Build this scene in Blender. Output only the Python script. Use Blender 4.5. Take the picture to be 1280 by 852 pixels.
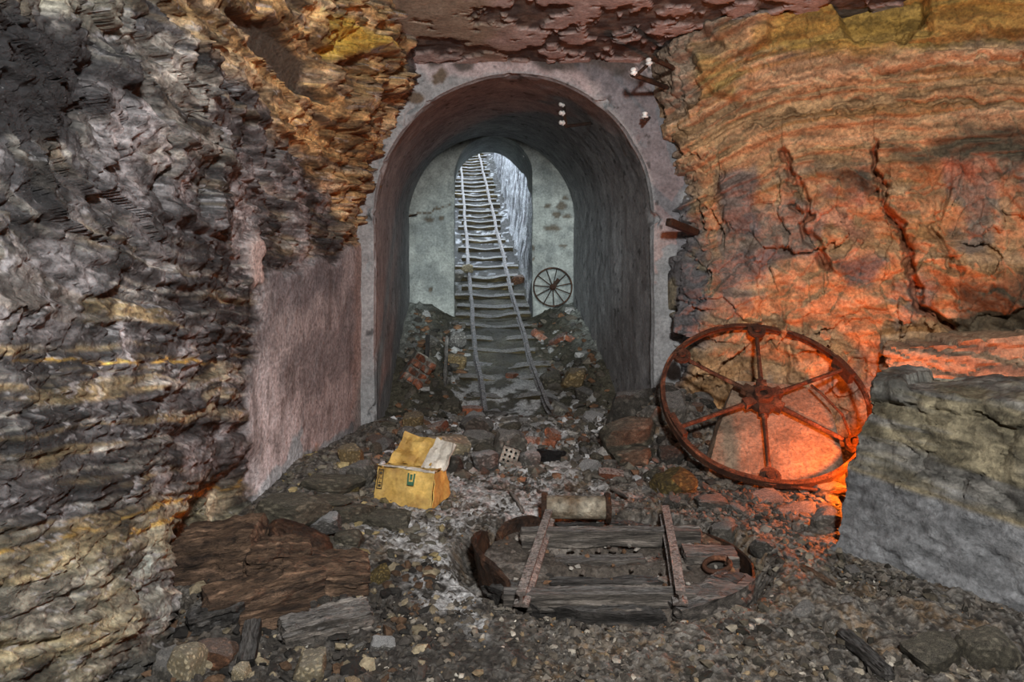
import bpy, bmesh, math, random
import numpy as np
from mathutils import Vector, Matrix

for _o in list(bpy.data.objects):
    bpy.data.objects.remove(_o)
SC = bpy.context.scene
COL = SC.collection

# ------------------------------------------------------------------ camera
F, CX, CY, H = 900.0, 640.0, 320.0, 1.4          # focal in px, horizon row, eye height
cam_d = bpy.data.cameras.new('camera')
cam = bpy.data.objects.new('camera', cam_d)
COL.objects.link(cam)
cam.location = (0, 0, H)
cam.rotation_euler = (math.pi / 2, 0, 0)
cam_d.sensor_width = 36.0
cam_d.lens = 36.0 * F / 1280.0
cam_d.shift_y = -(426.0 - CY) / 1280.0
cam_d.clip_end = 200
SC.camera = cam

# ------------------------------------------------------------------ world, lights, exposure
w = bpy.data.worlds.new('sky')
SC.world = w
w.use_nodes = True
bg = w.node_tree.nodes['Background']
bg.inputs[0].default_value = (0.80, 0.90, 1.0, 1)
bg.inputs[1].default_value = 8.0

SC.view_settings.view_transform = 'Standard'
SC.view_settings.look = 'None'
SC.view_settings.exposure = 0.0
SC.view_settings.gamma = 1.0
SC.view_settings.use_curve_mapping = False


def lamp(name, typ, loc, target, energy, color, size=0.5, size_y=None, spot=None, blend=0.5):
    d = bpy.data.lights.new(name, typ)
    d.energy = energy
    d.color = color
    if typ == 'AREA':
        d.size = size
        if size_y:
            d.shape = 'RECTANGLE'
            d.size_y = size_y
    else:
        d.shadow_soft_size = size
    if typ == 'SPOT':
        d.spot_size = math.radians(spot)
        d.spot_blend = blend
    o = bpy.data.objects.new(name, d)
    COL.objects.link(o)
    o.location = loc
    if target is not None:
        v = Vector(target) - Vector(loc)
        o.rotation_euler = v.to_track_quat('-Z', 'Y').to_euler()
    return o


# lamp and torch on the viewer's side (everything that faces the viewer is lit in the photograph)
lamp('photographer_lamp_offscreen', 'AREA', (0.45, -0.6, 2.75), (0.35, 4.4, 0.8), 265, (1.0, 0.98, 0.95), 0.3)
lamp('tunnel_torch_offscreen', 'SPOT', (0.1, -0.3, 1.9), (-0.10, 9.0, 1.15), 1700, (0.84, 0.97, 1.0), 0.06, None, 20, 0.7)
# the orange-gelled lamp whose glow comes from behind the boulder
lamp('orange_lamp_behind_boulder', 'POINT', (2.06, 4.02, 0.26), None, 72, (1.0, 0.165, 0.012), 0.04)

R = random.Random(7)
rng = np.random.default_rng(7)


# ------------------------------------------------------------------ numeric helpers
def sst(a, b, x):
    t = np.clip((x - a) / (b - a), 0, 1)
    return t * t * (3 - 2 * t)


def _h(ix, iy, iz, seed):
    with np.errstate(over='ignore'):
        n = (ix.astype(np.uint32) * np.uint32(374761393) + iy.astype(np.uint32) * np.uint32(668265263)
             + iz.astype(np.uint32) * np.uint32(2246822519) + np.uint32((seed * 3266489917) & 0xffffffff))
        n = (n ^ (n >> np.uint32(13))) * np.uint32(1274126177)
        n = n ^ (n >> np.uint32(16))
        n = n * np.uint32(2654435761)
        return ((n >> np.uint32(8)) & np.uint32(0xffff)).astype(np.float32) / 65535.0


def noise(x, y, z=None, seed=0):
    """value noise, 0..1"""
    x = np.asarray(x, np.float32); y = np.asarray(y, np.float32)
    z = np.zeros_like(x) if z is None else np.asarray(z, np.float32)
    xi = np.floor(x); yi = np.floor(y); zi = np.floor(z)
    fx = x - xi; fy = y - yi; fz = z - zi
    fx = fx * fx * (3 - 2 * fx); fy = fy * fy * (3 - 2 * fy); fz = fz * fz * (3 - 2 * fz)
    xi = xi.astype(np.int64); yi = yi.astype(np.int64); zi = zi.astype(np.int64)
    def c(a, b, d): return _h(xi + a, yi + b, zi + d, seed)
    x00 = c(0, 0, 0) * (1 - fx) + c(1, 0, 0) * fx
    x10 = c(0, 1, 0) * (1 - fx) + c(1, 1, 0) * fx
    x01 = c(0, 0, 1) * (1 - fx) + c(1, 0, 1) * fx
    x11 = c(0, 1, 1) * (1 - fx) + c(1, 1, 1) * fx
    return (x00 * (1 - fy) + x10 * fy) * (1 - fz) + (x01 * (1 - fy) + x11 * fy) * fz


def fbm(x, y, z=None, seed=0, o=4, g=0.5):
    s = 0; a = 1.0; t = 0
    z = np.zeros_like(np.asarray(x, np.float32)) if z is None else z
    for i in range(o):
        k = 2.03 ** i
        s = s + a * noise(x * k + 17.3 * i, y * k + 9.1 * i, z * k, seed + i)
        t += a; a *= g
    return s / t


def ridged(x, y, z=None, seed=0, o=4):
    s = 0; a = 1.0; t = 0
    z = np.zeros_like(np.asarray(x, np.float32)) if z is None else z
    for i in range(o):
        k = 2.1 ** i
        s = s + a * (1 - np.abs(2 * noise(x * k + 3.7 * i, y * k, z * k, seed + i) - 1))
        t += a; a *= 0.55
    return s / t


def worley(x, y, seed=0):
    """2D cellular: (F1, F2, id of nearest cell 0..1)"""
    x = np.asarray(x, np.float32); y = np.asarray(y, np.float32)
    xi = np.floor(x).astype(np.int64); yi = np.floor(y).astype(np.int64)
    z = np.zeros_like(xi)
    f1 = np.full(x.shape, 9.0, np.float32); f2 = f1.copy(); cid = np.zeros_like(f1)
    for a in (-1, 0, 1):
        for b in (-1, 0, 1):
            gx = xi + a; gy = yi + b
            d = np.hypot(gx + _h(gx, gy, z, seed) - x, gy + _h(gx, gy, z, seed + 5) - y)
            m = d < f1
            f2 = np.where(m, f1, np.minimum(f2, d))
            cid = np.where(m, _h(gx, gy, z, seed + 9), cid)
            f1 = np.where(m, d, f1)
    return f1, f2, cid


def facets(x, y, seed=0, tilt=1.0):
    """broken-rock relief: every cell is a plane of its own height and tilt; returns (height, edge 0..1)"""
    x = np.asarray(x, np.float32); y = np.asarray(y, np.float32)
    xi = np.floor(x).astype(np.int64); yi = np.floor(y).astype(np.int64)
    z = np.zeros_like(xi)
    f1 = np.full(x.shape, 9.0, np.float32); f2 = f1.copy(); h = np.zeros_like(f1)
    for a in (-1, 0, 1):
        for b in (-1, 0, 1):
            gx = xi + a; gy = yi + b
            dx = x - gx - _h(gx, gy, z, seed); dy = y - gy - _h(gx, gy, z, seed + 5)
            d = np.hypot(dx, dy)
            m = d < f1
            f2 = np.where(m, f1, np.minimum(f2, d))
            hh = (_h(gx, gy, z, seed + 9) - 0.5) + tilt * (dx * (_h(gx, gy, z, seed + 11) - 0.5) + dy * (_h(gx, gy, z, seed + 13) - 0.5)) * 2
            h = np.where(m, hh, h)
            f1 = np.where(m, d, f1)
    return h, 1 - sst(0.0, 0.10, f2 - f1)


def d_poly(px, py, pts):
    """distance to a polyline"""
    d = np.full(px.shape, 1e9, np.float32)
    for (x0, y0), (x1, y1) in zip(pts[:-1], pts[1:]):
        vx, vy = x1 - x0, y1 - y0
        L = vx * vx + vy * vy + 1e-9
        t = np.clip(((px - x0) * vx + (py - y0) * vy) / L, 0, 1)
        d = np.minimum(d, np.hypot(px - x0 - t * vx, py - y0 - t * vy))
    return d


def inside(px, py, pts, f=6.0):
    """soft polygon mask, 1 inside"""
    n = len(pts)
    ins = np.zeros(px.shape, bool)
    for i in range(n):
        x0, y0 = pts[i]; x1, y1 = pts[(i + 1) % n]
        if y0 == y1:
            continue
        c = ((y0 > py) != (y1 > py)) & (px < (x1 - x0) * (py - y0) / (y1 - y0) + x0)
        ins ^= c
    d = d_poly(px, py, list(pts) + [pts[0]])
    return sst(-f, f, np.where(ins, d, -d))


def ell(px, py, cx, cy, rx, ry, f=0.3):
    return 1 - sst(1 - f, 1 + f, np.hypot((px - cx) / rx, (py - cy) / ry))


def mixc(c, col, m):
    m = np.clip(m, 0, 1)[..., None]
    return c * (1 - m) + np.array(col, np.float32) * m


def proj(X, Y, Z):
    Yc = np.maximum(Y, 0.05)
    return CX + F * X / Yc, CY - F * (Z - H) / Yc


def pix(px, py, Y):
    return Vector(((px - CX) * Y / F, Y, H - (py - CY) * Y / F))


# ------------------------------------------------------------------ mesh helpers
def link(name, me, mat=None, parent=None):
    o = bpy.data.objects.new(name, me)
    COL.objects.link(o)
    if mat is not None and me is not None and not me.materials:
        me.materials.append(mat)
    if parent is not None:
        o.parent = parent
    return o


def tag(o, label=None, cat=None, group=None, kind=None):
    if label: o['label'] = label
    if cat: o['category'] = cat
    if group: o['group'] = group
    if kind: o['kind'] = kind
    return o


def empty(name, loc, label, cat, group=None, rot=None):
    o = bpy.data.objects.new(name, None)
    COL.objects.link(o)
    o.location = loc
    o.empty_display_size = 0.1
    if rot is not None:
        o.rotation_euler = rot
    return tag(o, label, cat, group)


def mesh_np(name, V, faces, smooth=True, col=None):
    me = bpy.data.meshes.new(name)
    V = np.asarray(V, np.float32).reshape(-1, 3)
    fa = np.asarray(faces, np.int32)
    nf, k = fa.shape
    me.vertices.add(len(V)); me.vertices.foreach_set('co', V.ravel())
    me.loops.add(nf * k); me.loops.foreach_set('vertex_index', fa.ravel())
    me.polygons.add(nf)
    me.polygons.foreach_set('loop_start', np.arange(0, nf * k, k, dtype=np.int32))
    me.polygons.foreach_set('loop_total', np.full(nf, k, np.int32))
    me.polygons.foreach_set('use_smooth', np.full(nf, smooth, bool))
    me.update(calc_edges=True)
    if col is not None:
        a = me.color_attributes.new('Col', 'FLOAT_COLOR', 'POINT')
        c = np.ones((len(V), 4), np.float32); c[:, :3] = np.clip(np.asarray(col).reshape(-1, 3), 0.004, 0.9)
        a.data.foreach_set('color', c.ravel())
    return me


def grid_faces(nu, nv, closed_u=False, flip=False):
    i = np.arange(nu if closed_u else nu - 1)[:, None]
    j = np.arange(nv - 1)[None, :]
    i2 = (i + 1) % nu
    a = i * nv + j; b = i2 * nv + j; c = i2 * nv + j + 1; d = i * nv + j + 1
    q = np.stack([a, b, c, d], -1).reshape(-1, 4)
    return q[:, ::-1] if flip else q


def grid_mesh(name, P, col=None, flip=False, smooth=True):
    nu, nv = P.shape[:2]
    return mesh_np(name, P.reshape(-1, 3), grid_faces(nu, nv, False, flip), smooth, None if col is None else col.reshape(-1, 3))


class MB:
    """collects simple shapes into one mesh"""
    def __init__(s):
        s.v = []; s.f = []

    def add(s, v, f):
        o = len(s.v); s.v += [tuple(p) for p in v]; s.f += [tuple(i + o for i in q) for q in f]; return s

    def box(s, c, d, M=None, jit=0.0, seed=0, n=(1, 1, 1)):
        """box with a bevelled look, c centre, d full sizes"""
        v, f = cube_grid(n, 0.0)
        r = np.random.default_rng(seed)
        v = v * np.array(d) / 2 + (r.normal(0, jit, v.shape) if jit else 0) + np.array(c)
        if M is not None:
            v = np.array([M @ Vector(p) for p in v])
        return s.add(v, f)

    def tube(s, pts, rad, n=8, cap=True):
        pts = [Vector(p) for p in pts]
        rad = rad if isinstance(rad, (list, tuple)) else [rad] * len(pts)
        base = len(s.v)
        up = Vector((0, 0, 1))
        for i, p in enumerate(pts):
            t = (pts[min(i + 1, len(pts) - 1)] - pts[max(i - 1, 0)]).normalized()
            a = t.cross(up if abs(t.z) < 0.9 else Vector((1, 0, 0))).normalized()
            b = t.cross(a)
            for k in range(n):
                th = 2 * math.pi * k / n
                s.v.append(tuple(p + (a * math.cos(th) + b * math.sin(th)) * rad[i]))
        for i in range(len(pts) - 1):
            for k in range(n):
                k2 = (k + 1) % n
                s.f.append((base + i * n + k, base + i * n + k2, base + (i + 1) * n + k2, base + (i + 1) * n + k))
        if cap:
            s.f.append(tuple(base + k for k in range(n))[::-1])
            s.f.append(tuple(base + (len(pts) - 1) * n + k for k in range(n)))
        return s

    def lathe(s, prof, M=None, n=24, a0=0.0, a1=2 * math.pi):
        """prof: list of (radius, height) about local z"""
        closed = abs(a1 - a0 - 2 * math.pi) < 1e-6
        base = len(s.v); m = len(prof); cnt = n if closed else n + 1
        for k in range(cnt):
            th = a0 + (a1 - a0) * k / n
            for r, z in prof:
                p = Vector((r * math.cos(th), r * math.sin(th), z))
                s.v.append(tuple(M @ p if M is not None else p))
        for k in range(n):
            k2 = (k + 1) % cnt
            for i in range(m - 1):
                s.f.append((base + k * m + i, base + k2 * m + i, base + k2 * m + i + 1, base + k * m + i + 1))
        return s

    def mesh(s, name, smooth=False):
        me = bpy.data.meshes.new(name)
        me.from_pydata(s.v, [], s.f)
        bm = bmesh.new(); bm.from_mesh(me)
        bmesh.ops.recalc_face_normals(bm, faces=bm.faces)
        bm.to_mesh(me); bm.free()
        if smooth:
            me.polygons.foreach_set('use_smooth', [True] * len(me.polygons))
            try:
                me.set_sharp_from_angle(angle=math.radians(42))
            except Exception:
                pass
        me.update()
        return me

    def build(s, name, mat, parent=None, smooth=True):
        return link(name, s.mesh(name, smooth), mat, parent)


_cg = {}
def cube_grid(n, rnd):
    """surface grid of a [-1,1] cube (n cells each way), shared verts; rnd 0 cube .. 1 sphere"""
    if isinstance(n, int): n = (n, n, n)
    if n not in _cg:
        idx = {}; V = []; Fc = []
        def vid(i, j, k):
            if (i, j, k) not in idx:
                idx[(i, j, k)] = len(V)
                V.append((2 * i / n[0] - 1, 2 * j / n[1] - 1, 2 * k / n[2] - 1))
            return idx[(i, j, k)]
        for k, fl in ((0, 1), (n[2], 0)):
            for i in range(n[0]):
                for j in range(n[1]):
                    q = [vid(i, j, k), vid(i + 1, j, k), vid(i + 1, j + 1, k), vid(i, j + 1, k)]
                    Fc.append(q[::-1] if fl else q)
        for j, fl in ((0, 0), (n[1], 1)):
            for i in range(n[0]):
                for k in range(n[2]):
                    q = [vid(i, j, k), vid(i + 1, j, k), vid(i + 1, j, k + 1), vid(i, j, k + 1)]
                    Fc.append(q[::-1] if fl else q)
        for i, fl in ((0, 1), (n[0], 0)):
            for j in range(n[1]):
                for k in range(n[2]):
                    q = [vid(i, j, k), vid(i, j + 1, k), vid(i, j + 1, k + 1), vid(i, j, k + 1)]
                    Fc.append(q[::-1] if fl else q)
        _cg[n] = (np.array(V, np.float32), Fc)
    V, Fc = _cg[n]
    if rnd > 0:
        L = np.linalg.norm(V, axis=1, keepdims=True)
        mx = np.abs(V).max(1, keepdims=True)
        S = V / L * mx
        return V * (1 - rnd) + S * rnd, Fc
    return V.copy(), Fc


def trilin(V, c8):
    """c8: corners [x0y0z0, x1y0z0, x1y1z0, x0y1z0, then the same for z1]"""
    u = (V + 1) / 2
    c = np.array([tuple(p) for p in c8], np.float32)
    x, y, z = u[:, :1], u[:, 1:2], u[:, 2:3]
    bot = (c[0] * (1 - x) + c[1] * x) * (1 - y) + (c[3] * (1 - x) + c[2] * x) * y
    top = (c[4] * (1 - x) + c[5] * x) * (1 - y) + (c[7] * (1 - x) + c[6] * x) * y
    return bot * (1 - z) + top * z


def normals(P, faces):
    f = np.array(faces)
    n = np.cross(P[f[:, 2]] - P[f[:, 0]], P[f[:, 3]] - P[f[:, 1]])
    N = np.zeros_like(P)
    for k in range(4):
        np.add.at(N, f[:, k], n)
    return N / (np.linalg.norm(N, axis=1, keepdims=True) + 1e-9)


# ------------------------------------------------------------------ materials
def new_mat(name):
    m = bpy.data.materials.new(name); m.use_nodes = True
    nt = m.node_tree
    return m, nt, nt.nodes['Principled BSDF']


def N(nt, typ, **kw):
    n = nt.nodes.new(typ)
    for k, v in kw.items():
        if k.startswith('i_'):
            n.inputs[k[2:].replace('_', ' ')].default_value = v
        else:
            setattr(n, k, v)
    return n


def coords(nt, scale=(1, 1, 1)):
    tc = N(nt, 'ShaderNodeTexCoord'); mp = N(nt, 'ShaderNodeMapping')
    mp.inputs['Scale'].default_value = scale
    nt.links.new(tc.outputs['Object'], mp.inputs['Vector'])
    return mp.outputs['Vector']


def tex(nt, vec, scale, detail=6, rough=0.6):
    t = N(nt, 'ShaderNodeTexNoise')
    t.inputs['Scale'].default_value = scale; t.inputs['Detail'].default_value = detail
    t.inputs['Roughness'].default_value = rough
    nt.links.new(vec, t.inputs['Vector'])
    return t.outputs['Fac']


def ramp(nt, fac, stops):
    r = N(nt, 'ShaderNodeValToRGB')
    el = r.color_ramp.elements
    while len(el) < len(stops): el.new(0.5)
    for e, (p, c) in zip(el, stops):
        e.position = p
        e.color = (c, c, c, 1) if isinstance(c, (int, float)) else (*c, 1)
    nt.links.new(fac, r.inputs['Fac'])
    return r.outputs['Color']


def mixn(nt, a, b, fac, mode='MIX'):
    m = N(nt, 'ShaderNodeMix', data_type='RGBA', blend_type=mode)
    for sock, v in ((m.inputs['Factor'], fac), (m.inputs['A'], a), (m.inputs['B'], b)):
        if isinstance(v, (int, float)): sock.default_value = v
        elif isinstance(v, tuple): sock.default_value = (*v, 1)
        else: nt.links.new(v, sock)
    return m.outputs['Result']


def bump(nt, b, h, strength, dist, prev=None):
    n = N(nt, 'ShaderNodeBump'); n.inputs['Strength'].default_value = strength; n.inputs['Distance'].default_value = dist
    nt.links.new(h, n.inputs['Height'])
    if prev is not None: nt.links.new(prev, n.inputs['Normal'])
    return n.outputs['Normal']


def mat_vc(name, sc=(1, 1, 1), fine=70, lo=0.55, hi=1.5, bs=0.7, bd=0.012, rough=0.75, spec=0.35, speck=0.0, rid=1.0):
    """vertex-coloured rock or plaster with procedural grain and relief"""
    m, nt, b = new_mat(name)
    v = coords(nt, sc)
    at = N(nt, 'ShaderNodeAttribute'); at.attribute_name = 'Col'
    f1 = tex(nt, v, fine, 8, 0.7); f2 = tex(nt, v, fine * 0.2, 5, 0.6)
    rt = N(nt, 'ShaderNodeTexNoise', noise_type='RIDGED_MULTIFRACTAL')
    rt.inputs['Scale'].default_value = fine * 0.22; rt.inputs['Detail'].default_value = 6
    rt.inputs['Roughness'].default_value = 0.6; rt.inputs['Lacunarity'].default_value = 2.2
    nt.links.new(v, rt.inputs['Vector'])
    g = ramp(nt, f1, [(0.30, lo), (0.70, hi)])
    c = mixn(nt, at.outputs['Color'], g, 1.0, 'MULTIPLY')
    g2 = ramp(nt, f2, [(0.3, 0.75), (0.7, 1.25)])
    c = mixn(nt, c, g2, 1.0, 'MULTIPLY')
    if speck:
        f3 = tex(nt, v, fine * 1.7, 3, 0.5)
        c = mixn(nt, c, (0.6, 0.6, 0.62), ramp(nt, f3, [(0.68, 0.0), (0.76, speck)]))
    nt.links.new(c, b.inputs['Base Color'])
    b.inputs['Roughness'].default_value = rough
    b.inputs['Specular IOR Level'].default_value = spec
    n1 = bump(nt, b, rt.outputs['Fac'], bs, bd * rid)
    n2 = bump(nt, b, f1, bs, bd, n1)
    nt.links.new(n2, b.inputs['Normal'])
    return m


def mat_ob(name, a, c, scale=9, sc=(1, 1, 1), dust=0.0, dustc=(0.5, 0.5, 0.5), rough=0.75, metal=0.0,
           spec=0.3, bs=0.9, bd=0.014, var=0.5, third=None, con=0.62):
    """two-tone mottled material with per-object brightness and settled dust on upper faces"""
    m, nt, b = new_mat(name)
    v = coords(nt, sc)
    oi = N(nt, 'ShaderNodeObjectInfo')
    ad = N(nt, 'ShaderNodeVectorMath', operation='ADD')
    cmb = N(nt, 'ShaderNodeCombineXYZ')
    mu = N(nt, 'ShaderNodeMath', operation='MULTIPLY'); mu.inputs[1].default_value = 37.0
    nt.links.new(oi.outputs['Random'], mu.inputs[0])
    for k in range(3): nt.links.new(mu.outputs[0], cmb.inputs[k])
    nt.links.new(v, ad.inputs[0]); nt.links.new(cmb.outputs[0], ad.inputs[1])
    v = ad.outputs[0]
    f1 = tex(nt, v, scale, 7, 0.65); f2 = tex(nt, v, scale * 6, 5, 0.7)
    col = mixn(nt, a, c, ramp(nt, f1, [(0.35, 0.0), (0.65, 1.0)]))
    if third is not None:
        f4 = tex(nt, v, scale * 0.6, 4, 0.6)
        col = mixn(nt, col, third, ramp(nt, f4, [(0.54, 0.0), (0.62, 1.0)]))
    ck = N(nt, 'ShaderNodeTexNoise', noise_type='RIDGED_MULTIFRACTAL')
    ck.inputs['Scale'].default_value = scale * 0.9; ck.inputs['Detail'].default_value = 5; ck.inputs['Roughness'].default_value = 0.6
    nt.links.new(v, ck.inputs['Vector'])
    col = mixn(nt, col, ramp(nt, f2, [(0.3, 1 - con), (0.7, 1 + 1.1 * con)]), 1.0, 'MULTIPLY')
    col = mixn(nt, col, ramp(nt, ck.outputs['Fac'], [(0.05, 1 - 0.75 * con), (0.28, 1.3)]), 1.0, 'MULTIPLY')
    mr = N(nt, 'ShaderNodeMapRange'); mr.inputs['To Min'].default_value = 1 - var; mr.inputs['To Max'].default_value = 1 + var
    nt.links.new(oi.outputs['Random'], mr.inputs['Value'])
    cc = N(nt, 'ShaderNodeCombineColor')
    for k in range(3): nt.links.new(mr.outputs[0], cc.inputs[k])
    col = mixn(nt, col, cc.outputs[0], 1.0, 'MULTIPLY')
    if dust > 0:
        ge = N(nt, 'ShaderNodeNewGeometry'); sp = N(nt, 'ShaderNodeSeparateXYZ')
        nt.links.new(ge.outputs['Normal'], sp.inputs[0])
        m1 = ramp(nt, sp.outputs['Z'], [(0.45, 0.0), (0.9, 1.0)])
        m2 = ramp(nt, f2, [(0.38, 0.0), (0.6, dust)])
        col = mixn(nt, col, dustc, mixn(nt, m1, m2, 1.0, 'MULTIPLY'))
    nt.links.new(col, b.inputs['Base Color'])
    b.inputs['Roughness'].default_value = rough; b.inputs['Metallic'].default_value = metal
    b.inputs['Specular IOR Level'].default_value = spec
    n1 = bump(nt, b, f1, bs, bd * 2); n2 = bump(nt, b, f2, bs, bd, n1)
    nt.links.new(n2, b.inputs['Normal'])
    return m


M = {}
M['rockL'] = mat_vc('rock_dark_shale', fine=45, lo=0.35, hi=1.75, bs=0.9, bd=0.02, rough=0.6, spec=0.45, speck=0.25)
M['rockR'] = mat_vc('rock_tan_sandstone', fine=45, lo=0.45, hi=1.5, bs=0.85, bd=0.016, rough=0.75)
M['plaster'] = mat_vc('grey_lime_plaster', fine=40, lo=0.6, hi=1.35, bs=0.7, bd=0.01, rough=0.85, rid=0.35)
M['ceil'] = mat_vc('flaking_ceiling_plaster', fine=50, lo=0.6, hi=1.35, bs=0.6, bd=0.01, rough=0.85, rid=0.4)
M['ground'] = mat_vc('dirt_ground', fine=60, lo=0.25, hi=1.9, bs=1.0, bd=0.02, rough=0.7, spec=0.4, speck=0.5)
M['boulder'] = mat_vc('boulder_stone', fine=45, lo=0.5, hi=1.5, bs=0.9, bd=0.016, rough=0.7)
M['shaft'] = mat_vc('limewashed_shaft', fine=35, lo=0.3, hi=1.5, bs=0.8, bd=0.03, rough=0.6)
M['st_grey'] = mat_ob('stone_grey', (0.10, 0.095, 0.08), (0.24, 0.22, 0.19), 7, dust=0.55)
M['st_dark'] = mat_ob('stone_dark', (0.035, 0.033, 0.03), (0.11, 0.10, 0.085), 8, dust=0.2, dustc=(.3, .28, .25))
M['st_olive'] = mat_ob('stone_olive', (0.075, 0.068, 0.052), (0.21, 0.19, 0.14), 8, dust=0.3, dustc=(.34, .32, .27), var=0.2)
M['st_tan'] = mat_ob('stone_tan', (0.30, 0.20, 0.08), (0.42, 0.33, 0.19), 9, dust=0.3)
M['st_pale'] = mat_ob('stone_pale', (0.58, 0.52, 0.38), (0.42, 0.33, 0.19), 10, dust=0.3, var=0.2)
M['st_frost'] = mat_ob('stone_frosted', (0.13, 0.12, 0.11), (0.33, 0.32, 0.30), 9, dust=0.95, dustc=(.7, .72, .74))
M['st_rust'] = mat_ob('stone_rusty', (0.10, 0.05, 0.03), (0.26, 0.13, 0.07), 8, dust=0.35)
M['st_mustard'] = mat_ob('stone_mustard', (0.26, 0.19, 0.06), (0.10, 0.08, 0.045), 9, var=0.1)
M['brick'] = mat_ob('red_brick', (0.46, 0.14, 0.06), (0.32, 0.15, 0.10), 8, dust=0.6, dustc=(.55, .52, .5), third=(0.30, 0.25, 0.21))
M['mortar'] = mat_ob('grey_mortar', (0.27, 0.26, 0.23), (0.2, 0.19, 0.16), 9, dust=0.4)
M['wood_rot'] = mat_ob('rotten_brown_timber', (0.05, 0.034, 0.026), (0.33, 0.21, 0.135), 9, sc=(0.6, 3, 3), bs=1.0, bd=0.02, var=0.25)
M['wood_grey'] = mat_ob('weathered_grey_timber', (0.06, 0.055, 0.05), (0.26, 0.23, 0.20), 7, sc=(0.5, 5, 5), dust=0.3, bs=0.9, var=0.2)
M['wood_black'] = mat_ob('tarred_black_timber', (0.012, 0.011, 0.010), (0.07, 0.065, 0.06), 7, sc=(0.5, 4, 4), dust=0.15, rough=0.5, bs=0.8, var=0.2)
M['sleeper'] = mat_ob('frosted_sleeper', (0.04, 0.032, 0.02), (0.17, 0.13, 0.06), 8, sc=(0.6, 4, 4), dust=0.62, dustc=(.72, .74, .76), var=0.2)
M['rust'] = mat_ob('rusted_iron', (0.075, 0.030, 0.018), (0.22, 0.095, 0.05), 12, rough=0.7, metal=0.15, spec=0.4, var=0.15)
M['rust_dk'] = mat_ob('dark_rusted_iron', (0.03, 0.018, 0.013), (0.13, 0.06, 0.03), 10, rough=0.55, metal=0.3, spec=0.5, var=0.2)
M['rail'] = mat_ob('worn_rail_steel', (0.16, 0.13, 0.115), (0.34, 0.29, 0.26), 12, sc=(1, 1, 1), dust=0.6, dustc=(.5, .48, .46), rough=0.6, metal=0.2, var=0.1)
M['rail_far'] = mat_ob('frosted_rail_steel', (0.10, 0.075, 0.06), (0.22, 0.17, 0.14), 12, dust=0.45, dustc=(.65, .68, .72), rough=0.6, metal=0.2, var=0.1)
M['card'] = mat_ob('wet_cardboard', (0.50, 0.30, 0.07), (0.62, 0.42, 0.13), 7, rough=0.6, bs=0.3, var=0.05, third=(0.40, 0.23, 0.06), con=0.25)
M['card_edge'] = mat_ob('cardboard_lining', (0.55, 0.5, 0.42), (0.65, 0.62, 0.56), 9, rough=0.7, bs=0.3, var=0.05, con=0.25)
M['ink_green'] = mat_ob('green_ink', (0.03, 0.09, 0.05), (0.05, 0.14, 0.08), 20, bs=0.1, var=0, con=0.1)
M['ink_black'] = mat_ob('brown_ink', (0.03, 0.025, 0.015), (0.06, 0.05, 0.03), 20, bs=0.1, var=0, con=0.1)
M['ceramic'] = mat_ob('white_porcelain', (0.75, 0.75, 0.72), (0.85, 0.85, 0.83), 10, rough=0.25, spec=0.5, bs=0.05, var=0.05, con=0.1)
M['plastic'] = mat_ob('black_plastic_sheet', (0.008, 0.008, 0.009), (0.02, 0.02, 0.022), 10, rough=0.35, spec=0.5, var=0.1)
M['pipe'] = mat_ob('scaled_pipe', (0.20, 0.12, 0.06), (0.55, 0.52, 0.42), 5, rough=0.6, third=(0.15, 0.065, 0.03), var=0.05)

# ------------------------------------------------------------------ ground shape (one height function for everything)
TT = (0.45, 3.36, 0.65)                                  # turntable centre and radius
RY = [5.6, 6.8, 8.06, 10.0, 16.4, 22.5, 28.0]
RZ = [-0.06, -0.03, 0.28, 0.76, 2.68, 4.55, 6.24]
RX = [0.15, 0.04, -0.10, -0.267, -0.80, -1.32, -1.78]


def cxT(y): return 0.016 - 0.075 * (np.asarray(y, float) - 5.6)
def zsT(y): return 1.73 + 0.042 * (np.asarray(y, float) - 5.6)


TY = 0.84                                                # worn pit is shorter along the track
def rT(x, y): return np.hypot(np.asarray(x) - TT[0], (np.asarray(y) - TT[1]) / TY)


def G(x, y):
    x = np.asarray(x, np.float32); y = np.asarray(y, np.float32)
    ramp_z = np.interp(y, RY, np.array(RZ) - 0.10) + 0.16
    z = np.where(y > 5.6, ramp_z, 0.0)
    z = np.where(y > 5.6, z - 0.16 * sst(5.6, 6.9, y), z)
    z = z + 0.10 * np.exp(-((y - 5.5) / 0.55) ** 2) * (1 - sst(1.0, 1.4, np.abs(x)))
    dx = np.abs(x - np.interp(y, RY, RX))
    z = z + sst(6.0, 7.4, y) * (0.055 + 0.22 * sst(0.42, 1.0, dx)) * (1 - 0.7 * sst(9.0, 10.5, y))
    z = z + 0.16 * np.exp(-((x + 1.15) / 0.42) ** 2 - ((y - 4.35) / 0.75) ** 2)
    z = z + 0.34 * np.exp(-((x - 1.25) / 0.40) ** 2 - ((y - 5.35) / 0.50) ** 2)
    z = z + 0.10 * np.exp(-((x - 1.7) / 0.5) ** 2 - ((y - 4.9) / 0.4) ** 2)
    z = z + 0.10 * np.exp(-((x + 1.1) / 0.4) ** 2 - ((y - 3.0) / 0.35) ** 2)
    r = rT(x, y)
    z = z - 0.13 * (1 - sst(TT[2] - 0.01, TT[2] + 0.13, r + 0.05 * (fbm(x * 4, y * 4, seed=77) - 0.5)))
    return z


def gp(px, py):
    """point where the ray through a pixel meets the ground"""
    Y = np.linspace(1.2, 12, 4000)
    X = (px - CX) * Y / F; Z = H - (py - CY) * Y / F
    k = int(np.argmax(Z <= G(X, Y)))
    return Vector((X[k], Y[k], float(G(X[k], Y[k]))))


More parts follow.
